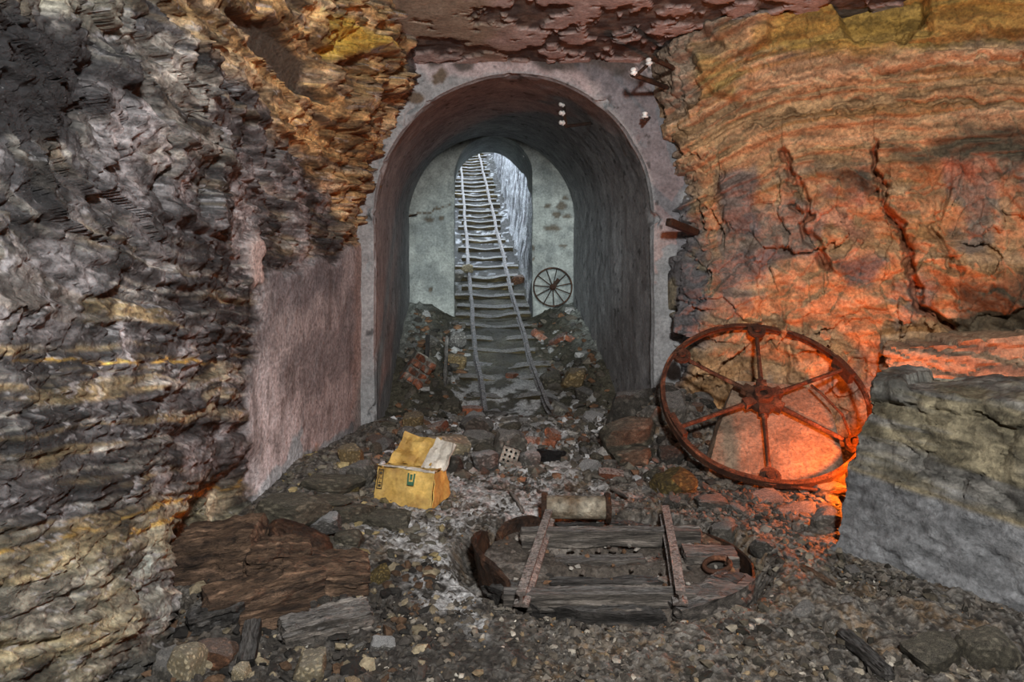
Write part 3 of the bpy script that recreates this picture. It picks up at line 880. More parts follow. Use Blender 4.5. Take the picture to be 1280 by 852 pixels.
def build_tunnel():
    r = 1.075
    S = np.linspace(0, 1, 420)
    rr = np.concatenate([np.linspace(-0.95, -0.05, 110), np.linspace(-0.045, 0.05, 16), 3.95 - np.linspace(np.sqrt(3.9), 0, 190) ** 2])
    s, q = np.meshgrid(S, rr, indexing='ij')
    Y = 5.6 + np.clip(q, 0, None)
    x, z, ox, oz = arch_pts(s, cxT(Y), zsT(Y), r, -0.5)
    out = np.clip(-q, 0, None)
    rd = 0.05                                                    # rounded arris
    k = np.clip((q + rd) / (2 * rd), 0, 1)
    out = out + np.where(np.abs(q) < rd, 0.014 * np.sin(k * math.pi), 0)
    X = x + ox * out; Z = z + oz * out
    Yp = Y - 0.0
    nz = fbm(X * 3, Z * 3, Y * 3, seed=141, o=4) - 0.5
    nf = fbm(s * 90, Y * 18, seed=142, o=4) - 0.5
    face = 1 - sst(-0.04, 0.02, q)
    dep = 0.03 * nz + 0.008 * nf
    # broken arris and pits
    chip = sst(0.60, 0.72, fbm(X * 7, Z * 7, Y * 7, seed=143, o=4)) * np.exp(-(q / 0.06) ** 2)
    dep = dep - 0.045 * chip
    # normal: towards room for face (-Y), inward for barrel
    X = X - ox * dep * (1 - face) + ox * chip * 0.03; Z = Z - oz * dep * (1 - face) + oz * chip * 0.03
    Yp = Yp - dep * face * 1.5
    px, py = proj(X, Yp, Z)
    wc = fbm(X * 8, Z * 8, Y * 8, seed=144, o=4) - 0.5
    c = np.zeros(X.shape + (3,), np.float32) + np.array((0.30, 0.31, 0.32), np.float32)
    st = fbm(s * 70, Y * 12, seed=145, o=4); m1 = fbm(X * 2, Z * 2, Y * 2, seed=146, o=5)
    c = mixc(c, (0.20, 0.205, 0.215), sst(0.42, 0.62, st) * 0.55 * (1 - face))
    c = mixc(c, (0.40, 0.41, 0.42), sst(0.52, 0.66, m1) * 0.55)
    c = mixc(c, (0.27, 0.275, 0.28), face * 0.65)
    fl = fbm(X * 6, Z * 7, seed=149, o=5, g=0.55)
    topr = inside(px + wc * 50, py + wc * 40, [(480, 40), (860, 40), (860, 130), (760, 120), (690, 84), (560, 84), (480, 76)], 8) * face
    c = mixc(c, (0.40, 0.33, 0.31), topr * 0.9)
    c = mixc(c, (0.07, 0.058, 0.052), topr * sst(0.0, 0.02, fl - np.interp(px, [480, 640, 850], [0.56, 0.50, 0.46])) * 0.95)
    c = mixc(c, (0.45, 0.37, 0.37), inside(px + wc * 40, py + wc * 40, [(520, 85), (640, 70), (740, 100), (740, 120), (640, 88), (540, 98)], 8) * face * 0.8)
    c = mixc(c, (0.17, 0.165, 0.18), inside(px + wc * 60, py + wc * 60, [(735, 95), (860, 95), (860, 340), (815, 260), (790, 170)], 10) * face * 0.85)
    for (a, b, e, f) in ((552, 94, 7, 10), (520, 122, 10, 7), (543, 98, 4, 7), (515, 124, 8, 4), (660, 250, 9, 4)):
        c = mixc(c, (0.12, 0.09, 0.065), ell(px + wc * 8, py + wc * 8, a, b, e, f) * face)
    pit = sst(0.74, 0.78, fbm(X * 16, Z * 16, Y * 16, seed=147, o=2))
    c = mixc(c, (0.06, 0.06, 0.06), pit * 0.8)
    # damp lower left edge, vertical runs
    runs = sst(0.58, 0.7, fbm(Y * 22, Z * 1.1, seed=148, o=3)) * (1 - sst(1.2, 1.9, Z)) * (1 - face)
    c = mixc(c, (0.16, 0.14, 0.13), runs * 0.25)
    P = np.stack([X, Yp, Z], -1)
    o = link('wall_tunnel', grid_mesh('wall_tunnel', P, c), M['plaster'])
    tag(o, 'grey plastered barrel-vaulted tunnel lining and its arched portal face', kind='structure')


def build_end_wall():
    r = 0.51
    cx0, zs0 = -0.245, 2.46
    S = np.linspace(0, 1, 260)
    rr = np.concatenate([np.linspace(-1.15, -0.02, 130), np.linspace(0, 1, 60)])
    s, q = np.meshgrid(S, rr, indexing='ij')
    out = np.clip(-q, 0, None)
    dep = np.clip(q, 0, None)
    x, z, ox, oz = arch_pts(s, cx0, zs0, r, -0.2)
    # the lining of the small arch: full depth at the crown and left, broken away towards the right springing
    end = 1.45 * (1 - sst(0.555, 0.68, s + 0.02 * (fbm(s * 60, q * 0, seed=160) - 0.5))) + 0.05
    Y = 9.42 + dep * end
    X = x + ox * out - 0.075 * dep * end; Z = z + oz * out
    # the left jamb runs slightly outwards
    nz = fbm(X * 3, Z * 3, Y * 3, seed=161, o=4) - 0.5; nf = fbm(X * 14, Z * 14, Y * 14, seed=162, o=3) - 0.5
    face = 1 - sst(-0.02, 0.01, q)
    d = 0.03 * nz + 0.008 * nf
    px, py = proj(X, Y, Z)
    wc = fbm(X * 9, Z * 9, seed=163, o=4) - 0.5
    hole = np.zeros_like(X)
    for (a, b, e, f) in ((702, 258, 7, 5), (684, 257, 5, 3), (697, 269, 6, 2.5), (710, 272, 6, 2.5), (706, 247, 3, 3), (536, 274, 6, 3.5), (552, 273, 4, 3), (538, 362, 3, 4),
                         (575, 176, 3, 3), (690, 285, 10, 4), (703, 306, 5, 2), (667, 310, 2, 3), (668, 325, 2, 3)):
        hole = np.maximum(hole, ell(px + wc * 9, py + wc * 9, a, b, e, f))
    crk = 1 - sst(0.7, 2.0, d_poly(px + wc * 6, py + wc * 10, [(511, 270), (530, 265), (562, 256)]))
    Y = Y - d * face + 0.03 * np.maximum(hole, crk * 0.6) * face
    X = X - ox * d * (1 - face); Z = Z - oz * d * (1 - face)
    m1 = fbm(X * 3, Z * 3, seed=164, o=5)
    c = np.zeros(X.shape + (3,), np.float32) + np.array((0.40, 0.425, 0.40), np.float32)
    c = mixc(c, (0.22, 0.24, 0.235), sst(0.45, 0.65, m1) * 0.7)
    c = mixc(c, (0.44, 0.46, 0.43), sst(0.55, 0.7, fbm(X * 5, Z * 5, seed=165, o=4)) * 0.5)
    c = mixc(c, (0.12, 0.09, 0.06), np.maximum(hole * 0.85, crk))
    o = link('wall_end', grid_mesh('wall_end', np.stack([X, Y, Z], -1), c), M['plaster'])
    tag(o, 'pale green-grey plaster end wall of the tunnel with a small arched opening', kind='structure')


def build_shaft():
    # rough limewashed right side and dark left side of the open inclined cutting beyond the small arch
    ys = np.concatenate([np.linspace(9.45, 13, 160), np.linspace(13, 28, 200)[1:]])
    for side in (1, -1):
        hs = np.linspace(-0.6, 3.2, 170)
        Y, Hh = np.meshgrid(ys, hs, indexing='ij')
        gz = np.interp(Y, RY, RZ)
        Z = gz + Hh
        if side == 1:
            X = np.interp(Y, [9.4, 16, 22, 28], [0.30, -0.12, -0.56, -1.0]) + 0.06 * Hh
        else:
            X = np.interp(Y, RY, RX) - 0.72 - 0.05 * (Y - 9.4) * 0.3 - 0.05 * Hh
        d = 0.10 * (fbm(Y * 2, Z * 2, seed=171, o=4) - 0.5) + 0.07 * (ridged(Y * 7 + Z * 2, Z * 1.6, seed=172, o=4) - 0.5)
        X = X - side * d
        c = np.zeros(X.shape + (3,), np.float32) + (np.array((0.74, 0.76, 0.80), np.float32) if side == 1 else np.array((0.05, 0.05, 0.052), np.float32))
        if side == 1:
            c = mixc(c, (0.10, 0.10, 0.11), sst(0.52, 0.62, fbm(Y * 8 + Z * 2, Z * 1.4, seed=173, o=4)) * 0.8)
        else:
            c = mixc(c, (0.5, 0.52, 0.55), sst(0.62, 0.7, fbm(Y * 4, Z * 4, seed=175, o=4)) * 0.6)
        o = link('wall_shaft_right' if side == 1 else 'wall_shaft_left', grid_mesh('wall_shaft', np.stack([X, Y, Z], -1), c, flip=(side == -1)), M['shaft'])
        tag(o, 'bright limewashed rough side wall of the inclined shaft' if side == 1 else 'dark rough side wall of the inclined shaft', kind='structure')


def build_ceiling():
    xs = np.linspace(-1.7, 4.3, 420); ys = np.concatenate([np.linspace(-2.8, 3.9, 40)[:-1], np.linspace(3.9, 5.8, 260)])
    X, Y = np.meshgrid(xs, ys, indexing='ij')
    Z0 = 2.90 + 0.17 * np.clip(5.6 - Y, -0.2, 1.2)
    px, py = proj(X, Y, Z0)
    n = fbm(X * 6.5, Y * 7.5, seed=181, o=6, g=0.55)
    thr = np.interp(px, [420, 560, 640, 850], [0.70, 0.58, 0.49, 0.45])
    bare = sst(-0.012, 0.012, n - thr)
    strip = inside(px + (n - .5) * 60, py + (fbm(X * 8, Y * 8, seed=182) - .5) * 30, [(480, 50), (560, 48), (590, 62), (540, 72), (480, 66)], 4)
    bare = np.maximum(bare, strip)
    Z = Z0 + 0.022 * bare + 0.06 * (fbm(X * 1.2, Y * 1.2, seed=183) - 0.5) + 0.02 * bare * (fbm(X * 14, Y * 14, seed=184) - 0.5) + 0.006 * (fbm(X * 12, Y * 12, seed=185) - 0.5)
    c = np.zeros(X.shape + (3,), np.float32) + np.array((0.40, 0.33, 0.31), np.float32)
    c = mixc(c, (0.29, 0.25, 0.18), sst(0.45, 0.6, fbm(X * 2, Y * 2, seed=186)) * (1 - sst(600, 660, px)) * 0.8)
    bc = np.zeros_like(c) + np.array((0.075, 0.06, 0.055), np.float32)
    bc = mixc(bc, (0.15, 0.12, 0.10), sst(0.45, 0.65, fbm(X * 10, Y * 10, seed=187, o=4)))
    c = c * (1 - bare[..., None]) + bc * bare[..., None]
    o = link('ceiling', grid_mesh('ceiling', np.stack([X, Y, Z], -1), c, flip=True), M['ceil'])
    tag(o, 'flat rock roof with flaking pinkish plaster', kind='structure')
    # rear of the chamber, behind the viewer
    xs = np.linspace(-1.8, 4.3, 60); zs = np.linspace(-0.4, 3.4, 40)
    X, Z = np.meshgrid(xs, zs, indexing='ij')
    Y = -2.6 + 0.25 * (fbm(X * 1.4, Z * 1.4, seed=188) - 0.5)
    c = np.zeros(X.shape + (3,), np.float32) + np.array((0.14, 0.12, 0.10), np.float32)
    o = link('wall_rear', grid_mesh('wall_rear', np.stack([X, Y, Z], -1), c, flip=True), M['rockL'])
    tag(o, 'rock wall closing the chamber at the rear', kind='structure')


FLOOR = build_floor(); build_incline(); build_wall_left(); build_wall_right(); build_tunnel(); build_end_wall(); build_shaft(); build_ceiling()


# ------------------------------------------------------------------ stones
def rock_mesh(seed, sub=3, k=11, rough=0.075, flat=1.0):
    """angular rock inside a unit box, from random cutting planes"""
    r = np.random.default_rng(seed)
    bm = bmesh.new(); bmesh.ops.create_icosphere(bm, subdivisions=sub, radius=1.0)
    D = np.array([v.co[:] for v in bm.verts], np.float32)
    n = r.normal(size=(k, 3)); n /= np.linalg.norm(n, axis=1, keepdims=True)
    ax = np.vstack([np.eye(3), -np.eye(3)]); ax = ax + r.normal(0, 0.16, ax.shape); ax /= np.linalg.norm(ax, axis=1, keepdims=True)
    n = np.vstack([ax, n]); h = np.concatenate([r.uniform(0.62, 0.80, 6), r.uniform(0.72, 1.0, k)])
    dots = D @ n.T
    q = np.where(dots > 0.05, h / np.maximum(dots, 0.05), 9)
    rad = -np.log(np.exp(-q * 34).sum(1)) / 34
    P = D * rad[:, None]
    nn = fbm(P[:, 0] * 2.2 + seed, P[:, 1] * 2.2, P[:, 2] * 2.2, seed=seed, o=4) - 0.5
    nf = ridged(P[:, 0] * 5 + seed, P[:, 1] * 5, P[:, 2] * 5, seed=seed + 3, o=2) - 0.5
    P = P * (1 + rough * 3 * nn + rough * nf)[:, None]
    P = (P - (P.max(0) + P.min(0)) / 2) / ((P.max(0) - P.min(0)) / 2)
    for v, p in zip(bm.verts, P): v.co = p * 0.5
    me = bpy.data.meshes.new('stone'); bm.to_mesh(me); bm.free()
    me.polygons.foreach_set('use_smooth', [True] * len(me.polygons))
    me.set_sharp_from_angle(angle=math.radians(24))
    me.update()
    return me


ROCKS = {}
def rock_with(mat, i, sub):
    key = (mat, i, sub)
    if key not in ROCKS:
        base = ROCKS.get(('base', i, sub))
        if base is None:
            base = rock_mesh(200 + i, sub); ROCKS[('base', i, sub)] = base
        me = base.copy(); me.materials.clear(); me.materials.append(M[mat]); ROCKS[key] = me
    return ROCKS[key]


def stone(p, d, mat, label, group=None, seed=None, tilt=0.2, name='stone', sink=0.25, sub=3, cat='stone', rz=None):
    i = R.randrange(14) if seed is None else seed % 14
    o = link(name, rock_with(mat, i, sub))
    o.scale = d
    o.rotation_euler = (R.uniform(-tilt, tilt), R.uniform(-tilt, tilt), R.uniform(0, 6.28) if rz is None else rz)
    o.location = (p[0], p[1], p[2] + d[2] * (0.5 - sink))
    return tag(o, label, cat, group)


def stone_px(px, py, wpx, hpx, mat, label, group=None, depth=0.8, lift=0.0, **kw):
    """px,py: centre of the stone in the photograph; its foot (py + h/2) stands on the ground"""
    g = gp(px, py + hpx * 0.42)
    Y = g.y + 0.0
    wd = wpx * Y / F
    # the visible height mixes true height and top face
    el = (H - g.z) / Y
    dp = wd * depth
    hh = max(hpx * Y / F - dp * el * 0.55, 0.35 * hpx * Y / F)
    p = Vector((g.x, g.y + dp * 0.35, g.z + lift))
    kw.setdefault('rz', R.uniform(-0.3, 0.3))
    return stone(p, (wd * 1.08, dp * 1.08, hh * 1.3), mat, label, group, **kw)


# ------------------------------------------------------------------ solid blocks (boulders, slabs, timbers)
def hexa(name, c8, n, rnd, disp, colf=None, mat=None, label=None, cat=None, group=None, parent=None, seed=0, pivot=None):
    V, Fc = cube_grid(n, rnd)
    P = trilin(V, c8)
    Nn = normals(P, Fc)
    P = P + Nn * disp(P, V, seed)[:, None]
    col = colf(P, V, seed) if colf is not None else None
    pv = np.array(pivot if pivot is not None else (0, 0, 0), np.float32)
    if pivot is None and parent is None:
        pv = np.array([(P[:, 0].min() + P[:, 0].max()) / 2, (P[:, 1].min() + P[:, 1].max()) / 2, P[:, 2].min()], np.float32)
    me = mesh_np(name, P - pv, Fc, True, col)
    me.set_sharp_from_angle(angle=math.radians(50))
    o = link(name, me, mat, parent)
    o.location = pv
    if label: tag(o, label, cat, group)
    return o


def d_boulder(P, V, sd):
    s = P[:, 2] * 1.0 + 0.12 * P[:, 0]
    return 0.05 * (ridged(P[:, 0] * 4, P[:, 1] * 4, s * 6, seed=sd, o=4) - 0.5) + 0.06 * (fbm(P[:, 0] * 2.2, P[:, 1] * 2.2, P[:, 2] * 2.2, seed=sd + 4, o=4) - 0.5) \
        + 0.03 * (fbm(P[:, 0] * 5, P[:, 1] * 5, s * 18, seed=sd + 9, o=4, g=0.6) - 0.5) + 0.02 * (ridged(P[:, 0] * 14, P[:, 1] * 14, P[:, 2] * 14, seed=sd + 11, o=3) - 0.5)


def d_boulder2(P, V, sd):
    a = P[:, 0] * 0.65 - P[:, 1] * 0.76
    w = fbm(P[:, 0] * 3, P[:, 1] * 3, P[:, 2] * 3, seed=sd + 21, o=4) - 0.5
    h, e = facets(a * 3.2 + 1.5 * w, P[:, 2] * 5.5 + a * 0.6 + 1.5 * w, seed=sd)
    h2, e2 = facets(a * 9 + 2 * w, P[:, 2] * 15 + a * 2 + 2 * w, seed=sd + 3)
    k = 0.35 + 0.65 * sst(0.30, 0.5, P[:, 2] + 0.13 * P[:, 0] - 0.2)
    return d_boulder(P, V, sd) + k * (0.035 * h + 0.014 * h2 - 0.010 * e - 0.005 * e2)


def c_boulder(P, V, sd):
    s = P[:, 2] + 0.13 * P[:, 0]
    c = np.zeros((len(P), 3), np.float32) + np.array((0.17, 0.165, 0.15), np.float32)
    b = fbm(s * 20, P[:, 0] * 2, P[:, 1] * 2, seed=sd + 1, o=4); b2 = fbm(P[:, 0] * 5, P[:, 1] * 5, P[:, 2] * 5, seed=sd + 2, o=4)
    up = sst(0.38, 0.46, s - 0.20 + 0.1 * (b2 - 0.5))
    c = mixc(c, (0.21, 0.22, 0.235), (1 - up) * 0.8)
    c = mixc(c, (0.20, 0.17, 0.10), up * sst(0.42, 0.6, b) * 0.8)
    c = mixc(c, (0.08, 0.08, 0.07), up * sst(0.55, 0.68, b2) * 0.8)
    c = mixc(c, (0.33, 0.25, 0.10), np.exp(-((s - 0.60) / 0.012) ** 2) * 0.5)
    c = mixc(c, (0.36, 0.36, 0.36), sst(0.62, 0.72, b2) * (1 - up) * 0.5)
    fs = fbm(s * 26, P[:, 0] * 9, P[:, 1] * 9, seed=sd + 5, o=5, g=0.65); f3 = fbm(P[:, 0] * 14, P[:, 1] * 14, P[:, 2] * 16, seed=sd + 6, o=5, g=0.65)
    k = up * (0.4 + 1.2 * sst(0.28, 0.72, fs)) + (1 - up) * (0.75 + 0.4 * sst(0.3, 0.7, fs))
    return c * (0.85 * k * (0.75 + 0.45 * sst(0.3, 0.7, f3)))[:, None]


hexa('boulder', [(1.50, 3.42, -0.12), (2.60, 2.05, -0.12), (3.5, 2.75, -0.12), (1.93, 3.80, -0.12),
                 (1.74, 3.50, 0.80), (2.55, 2.10, 0.78), (3.4, 2.85, 0.80), (1.98, 3.78, 0.80)],
     (130, 50, 100), 0.04, d_boulder2, c_boulder, M['boulder'], 'huge flat-topped grey layered boulder standing in front of the orange glow', 'boulder', seed=301)


def c_ledge(P, V, sd):
    c = np.zeros((len(P), 3), np.float32) + np.array((0.40, 0.29, 0.19), np.float32)
    b = fbm(P[:, 2] * 22 + P[:, 0] * 2, P[:, 0] * 2.5, P[:, 1] * 2, seed=sd, o=4)
    return mixc(c, (0.16, 0.12, 0.09), sst(0.5, 0.65, b) * 0.8)


def d_ledge(P, V, sd):
    s = P[:, 2] - 0.04 * P[:, 0]
    f1, f2, cid = worley(P[:, 0] * 4.5 + s * 2, s * 15 + 0.3 * np.sin(P[:, 0] * 5), seed=sd)
    return 0.055 * (cid - 0.5) - 0.03 * (1 - sst(0.02, 0.18, f2 - f1)) + 0.03 * (ridged(P[:, 0] * 6, P[:, 1] * 6, s * 16, seed=sd, o=4) - 0.5)


hexa('rock_ledge', [(2.36, 4.64, 0.02), (3.35, 4.10, 0.02), (3.7, 4.55, 0.02), (2.55, 5.05, 0.02),
                    (2.46, 4.74, 0.80), (3.30, 4.30, 0.93), (3.75, 4.6, 0.95), (2.60, 5.05, 0.84)],
     (70, 20, 50), 0.04, d_ledge, c_ledge, M['rockR'], 'cracked layered rock ledge glowing bright orange behind the grey boulder', 'rock ledge', seed=311)

# ------------------------------------------------------------------ spoked flywheel lying on its slab
th = math.radians(50)
WU = Vector((0.995, -0.06, 0.05)).normalized()
WV = Vector((0, math.sin(th), math.cos(th))); WV = (WV - WU * WV.dot(WU)).normalized()
WN = WU.cross(WV)
WC = Vector((1.635, 4.70, 0.475)); WR = 0.655


def wframe(c, u, v, n):
    m = Matrix((u, v, n)).transposed().to_4x4(); m.translation = c
    return m


wheel = empty('flywheel', (0, 0, 0), 'large rusty six-spoke iron flywheel leaning back on a rock slab', 'wheel')
wheel.matrix_world = wframe(WC, WU, WV, WN)


def ring_mesh(r0, r1, z0, z1, n=96, wob=0.0, seed=0, a0=0, a1=2 * math.pi):
    mb = MB()
    mb.lathe([(r1, z0), (r1, z1), (r0, z1), (r0, z0), (r1, z0)], None, n, a0, a1)
    if a1 - a0 < 6.28:
        m = 5
        for k in (0, n): mb.f.append(tuple(k * m + i for i in range(4)))
    if wob:
        V = np.array(mb.v); an = np.arctan2(V[:, 1], V[:, 0])
        dz = wob * (np.sin(3 * an + seed) + 0.6 * np.sin(7 * an + seed * 2)); dr = 1 + wob * 0.7 * np.sin(5 * an + seed)
        V[:, 2] += dz; V[:, 0] *= dr; V[:, 1] *= dr
        mb.v = [tuple(p) for p in V]
    return mb


ring_mesh(WR - 0.014, WR, -0.028, 0.028, 110, 0.006, 1.0).build('rim', M['rust'], wheel)
ring_mesh(WR - 0.03, WR - 0.012, 0.016, 0.027, 110, 0.006, 1.0).build('rim_flange', M['rust'], wheel)
hub = MB().lathe([(0.0, -0.06), (0.062, -0.06), (0.062, -0.03), (0.10, -0.03), (0.105, 0.012), (0.066, 0.022), (0.056, 0.06), (0.026, 0.06), (0.024, 0.03), (0.0, 0.03)], None, 28)
hubo = hub.build('hub', M['rust'], wheel)
for k in range(6):
    a = math.radians(80 + 60 * k)
    d = Vector((math.cos(a), math.sin(a), 0)); e = Vector((-d.y, d.x, 0))
    lug = MB().box((0.10, 0, 0.0), (0.075, 0.062, 0.05), Matrix.Rotation(a, 4, 'Z'))
    link('lug', lug.mesh('lug'), M['rust'], hubo)
    MB().tube([d * 0.12, d * 0.35 + Vector((0, 0, R.uniform(-.006, .006))), d * (WR - 0.01)], [0.017, 0.014, 0.014], 10).build('spoke', M['rust'], wheel)
    if k in (0, 1, 3, 4):
        Mx = Matrix.Translation(d * (WR - 0.055) + Vector((0, 0, 0.012)))
        bo = MB().lathe([(0.0, -0.015), (0.062, -0.015), (0.062, 0.012), (0.045, 0.017), (0.030, 0.010), (0.026, 0.028), (0.010, 0.03), (0.0, 0.03)], Mx, 24).build('boss', M['rust'], wheel)
    else:
        a0 = a - 0.14; a1 = a + 0.14
        ring_mesh(WR - 0.05, WR - 0.012, -0.05, 0.05, 12, 0, 0, a0, a1).build('rim_plate', M['rust'], wheel)
# bent loose tie rod
MB().tube([(0.33, 0.07, 0.02), (0.36, -0.02, 0.05), (0.43, -0.20, 0.06), (0.44, -0.33, 0.03)], 0.009, 8).build('tie_rod', M['rust'], wheel)
MB().tube([(-0.02, -0.64, -0.01), (0.25, -0.70, 0.0), (0.50, -0.66, 0.01)], 0.010, 8).build('tie_rod', M['rust'], wheel)


def d_slab(P, V, sd):
    return 0.03 * (fbm(P[:, 0] * 3, P[:, 1] * 3, P[:, 2] * 3, seed=sd, o=4) - 0.5) + 0.012 * (ridged(P[:, 0] * 9, P[:, 1] * 9, P[:, 2] * 9, seed=sd + 2, o=4) - 0.5)


def wp(u, v, n): return WC + WU * u + WV * v + WN * n


def c_slab(P, V, sd):
    c = np.zeros((len(P), 3), np.float32) + np.array((0.27, 0.20, 0.14), np.float32)
    return mixc(c, (0.16, 0.12, 0.085), sst(0.5, 0.62, fbm(P[:, 0] * 7, P[:, 1] * 7, P[:, 2] * 7, seed=sd, o=4)) * 0.7)


hexa('rock_slab', [wp(-0.54, -0.58, -0.42), wp(0.42, -0.60, -0.40), wp(0.46, 0.20, -0.40), wp(-0.1, 0.36, -0.40),
                   wp(-0.52, -0.52, -0.08), wp(0.44, -0.55, -0.07), wp(0.50, 0.16, -0.09), wp(-0.12, 0.32, -0.10)],
     (44, 44, 14), 0.34, d_slab, c_slab, M['rockR'], 'big smooth rounded rock slab lying under the flywheel spokes', 'rock slab', seed=321)

# ------------------------------------------------------------------ small spoked wheel against the end wall
sg = gp(690, 383)
SWC = Vector(((691 - CX) * 9.26 / F, 9.26, 1.4 - (358.5 - CY) * 9.26 / F))
swh = empty('spoked_wheel', (0, 0, 0), 'small black spoked wheel leaning on the pale end wall', 'wheel')
vv = Vector((0, 0.10, 1)).normalized(); uu = Vector((1, 0, 0)); nn = uu.cross(vv)
swh.matrix_world = wframe(SWC, uu, vv, nn)
ring_mesh(0.236, 0.254, -0.016, 0.016, 64).build('rim', M['rust_dk'], swh)
MB().lathe([(0, -0.03), (0.035, -0.03), (0.04, 0.02), (0.022, 0.05), (0, 0.05)], None, 20).build('hub', M['rust'], swh)
for k in range(11):
    a = 2 * math.pi * k / 11 + 0.2
    d = Vector((math.cos(a), math.sin(a), 0))
    MB().tube([d * 0.03, d * 0.24], 0.006, 6).build('spoke', M['rust_dk'], swh)
MB().box((0.06, 0, 0.03), (0.13, 0.05, 0.03), Matrix.Rotation(math.radians(52), 4, 'Z')).build('axle_bracket', M['rust_dk'], swh)

# ------------------------------------------------------------------ incline railway
track = empty('incline_track', (0, 0, 0), 'narrow railway track climbing the inclined shaft through the small arch', 'railway track')


def rail_mesh(pts, s=1.0):
    """flat-footed rail swept along points"""
    prof = [(-0.035, -0.07), (0.035, -0.07), (0.035, -0.060), (0.008, -0.050), (0.008, -0.020), (0.022, -0.014), (0.022, 0.0), (-0.022, 0.0), (-0.022, -0.014), (-0.008, -0.020), (-0.008, -0.050), (-0.035, -0.060)]
    V = []; n = len(prof)
    for i, p in enumerate(pts):
        t = (pts[min(i + 1, len(pts) - 1)] - pts[max(i - 1, 0)]).normalized()
        side = t.cross(Vector((0, 0, 1))).normalized(); up = side.cross(t)
        for a, b in prof: V.append(p + side * a * s + up * b * s)
    mb = MB(); f = []
    for i in range(len(pts) - 1):
        for k in range(n): f.append((i * n + k, i * n + (k + 1) % n, (i + 1) * n + (k + 1) % n, (i + 1) * n + k))
    f.append(tuple(range(n))); f.append(tuple((len(pts) - 1) * n + k for k in range(n)))
    return mb.add(V, f)


yy = np.linspace(6.55, 26, 80)
for sd in (-1, 1):
    pts = []
    for i, y in enumerate(yy):
        wob = 0.007 * math.sin(y * 2.1 + sd) + 0.004 * math.sin(y * 5.3)
        pts.append(Vector((np.interp(y, RY, RX) + sd * 0.30 + wob, y, np.interp(y, RY, RZ) + 0.03 + 0.012 * math.sin(y * 3 + sd))))
    rail_mesh(pts, 0.85).build('rail', M['rail_far'], track)
slp = []
for v in range(4):
    V, Fc = cube_grid((14, 3, 3), 0.05)
    L = 0.48
    P = V * np.array((L, 0.06, 0.05))
    rr_ = np.random.default_rng(v)
    P[:, 2] += 0.022 * (fbm(P[:, 0] * 5 + v * 9, P[:, 1] * 8, seed=v) - 0.5) - 0.03 * np.exp(-(P[:, 0] / 0.2) ** 2)
    P[:, 1] += 0.03 * (fbm(P[:, 0] * 4 + v * 5, P[:, 2] * 3, seed=v + 5) - 0.5)
    me = mesh_np('sleeper', P, Fc, True); me.materials.append(M['sleeper']); me.set_sharp_from_angle(angle=math.radians(40)); slp.append(me)
y = 7.15; k = 0
while y < 25.5:
    o = link('sleeper', slp[k % 4], None, track)
    o.location = (np.interp(y, RY, RX) + R.uniform(-.03, .03), y, np.interp(y, RY, RZ) - 0.07 + R.uniform(-.01, .012))
    o.rotation_euler = (math.radians(14), R.uniform(-.03, .03), R.uniform(-.06, .06))
    o.scale = (R.uniform(0.8, 1.12) if y > 8.2 else R.uniform(1.0, 1.15), R.uniform(.8, 1.3), R.uniform(.8, 1.2))
    y += R.uniform(0.34, 0.46) if y < 11 else R.uniform(0.42, 0.58); k += 1

# ------------------------------------------------------------------ turntable
tt = empty('rail_turntable', (TT[0], TT[1], -0.12), 'round rotten rail turntable with two short rails sunk in its pit', 'turntable')


def tl(p): return Vector(p) - Vector((TT[0], TT[1], -0.12))


def build_deck():
    nr, na = 60, 200
    r = np.linspace(0, 0.60, nr); a = np.linspace(0, 2 * math.pi, na, endpoint=False)
    A, Rr = np.meshgrid(a, r, indexing='ij')
    X = TT[0] + Rr * np.cos(A); Y = TT[1] + TY * Rr * np.sin(A)
    Z = -0.025 + 0.05 * (fbm(X * 5, Y * 5, seed=401, o=3) - 0.5) + 0.03 * (ridged(X * 16, Y * 16, seed=402, o=4) - 0.5)
    hole = np.zeros_like(X)
    for (x, y, w_, h_) in ((0.42, 3.46, 0.22, 0.045), (0.44, 3.23, 0.24, 0.05), (0.42, 3.06, 0.22, 0.035)):
        hole = np.maximum(hole, ell(X + 0.05 * (fbm(X * 9, Y * 9, seed=403) - .5), Y, x, y, w_, h_, 0.35))
    Z = Z - 0.085 * hole
    Z = np.where(Rr > 0.592, -0.13, Z)
    c = np.zeros(X.shape + (3,), np.float32) + np.array((0.085, 0.072, 0.06), np.float32)
    n = fbm(X * 10, Y * 10, seed=404, o=4)
    c = mixc(c, (0.24, 0.215, 0.19), sst(0.5, 0.66, n) * 0.7)
    P = np.stack([X, Y, Z], -1)
    P = P - np.array((TT[0], TT[1], -0.12))
    me = mesh_np('deck', P.reshape(-1, 3), grid_faces(na, nr, True), True, c.reshape(-1, 3))
    return tag(link('deck', me, M['ground'], tt), 'dirt-covered deck with sunken slots')


build_deck()


def d_wood(amp=0.012):
    def f(P, V, sd):
        return amp * (ridged(V[:, 0] * 2.0, V[:, 1] * 5, V[:, 2] * 5, seed=sd, o=4) - 0.5) * 1.5 + amp * 1.6 * (fbm(V[:, 0] * 2 + sd, V[:, 1] * 2, V[:, 2] * 2, seed=sd + 3, o=4) - 0.5)
    return f


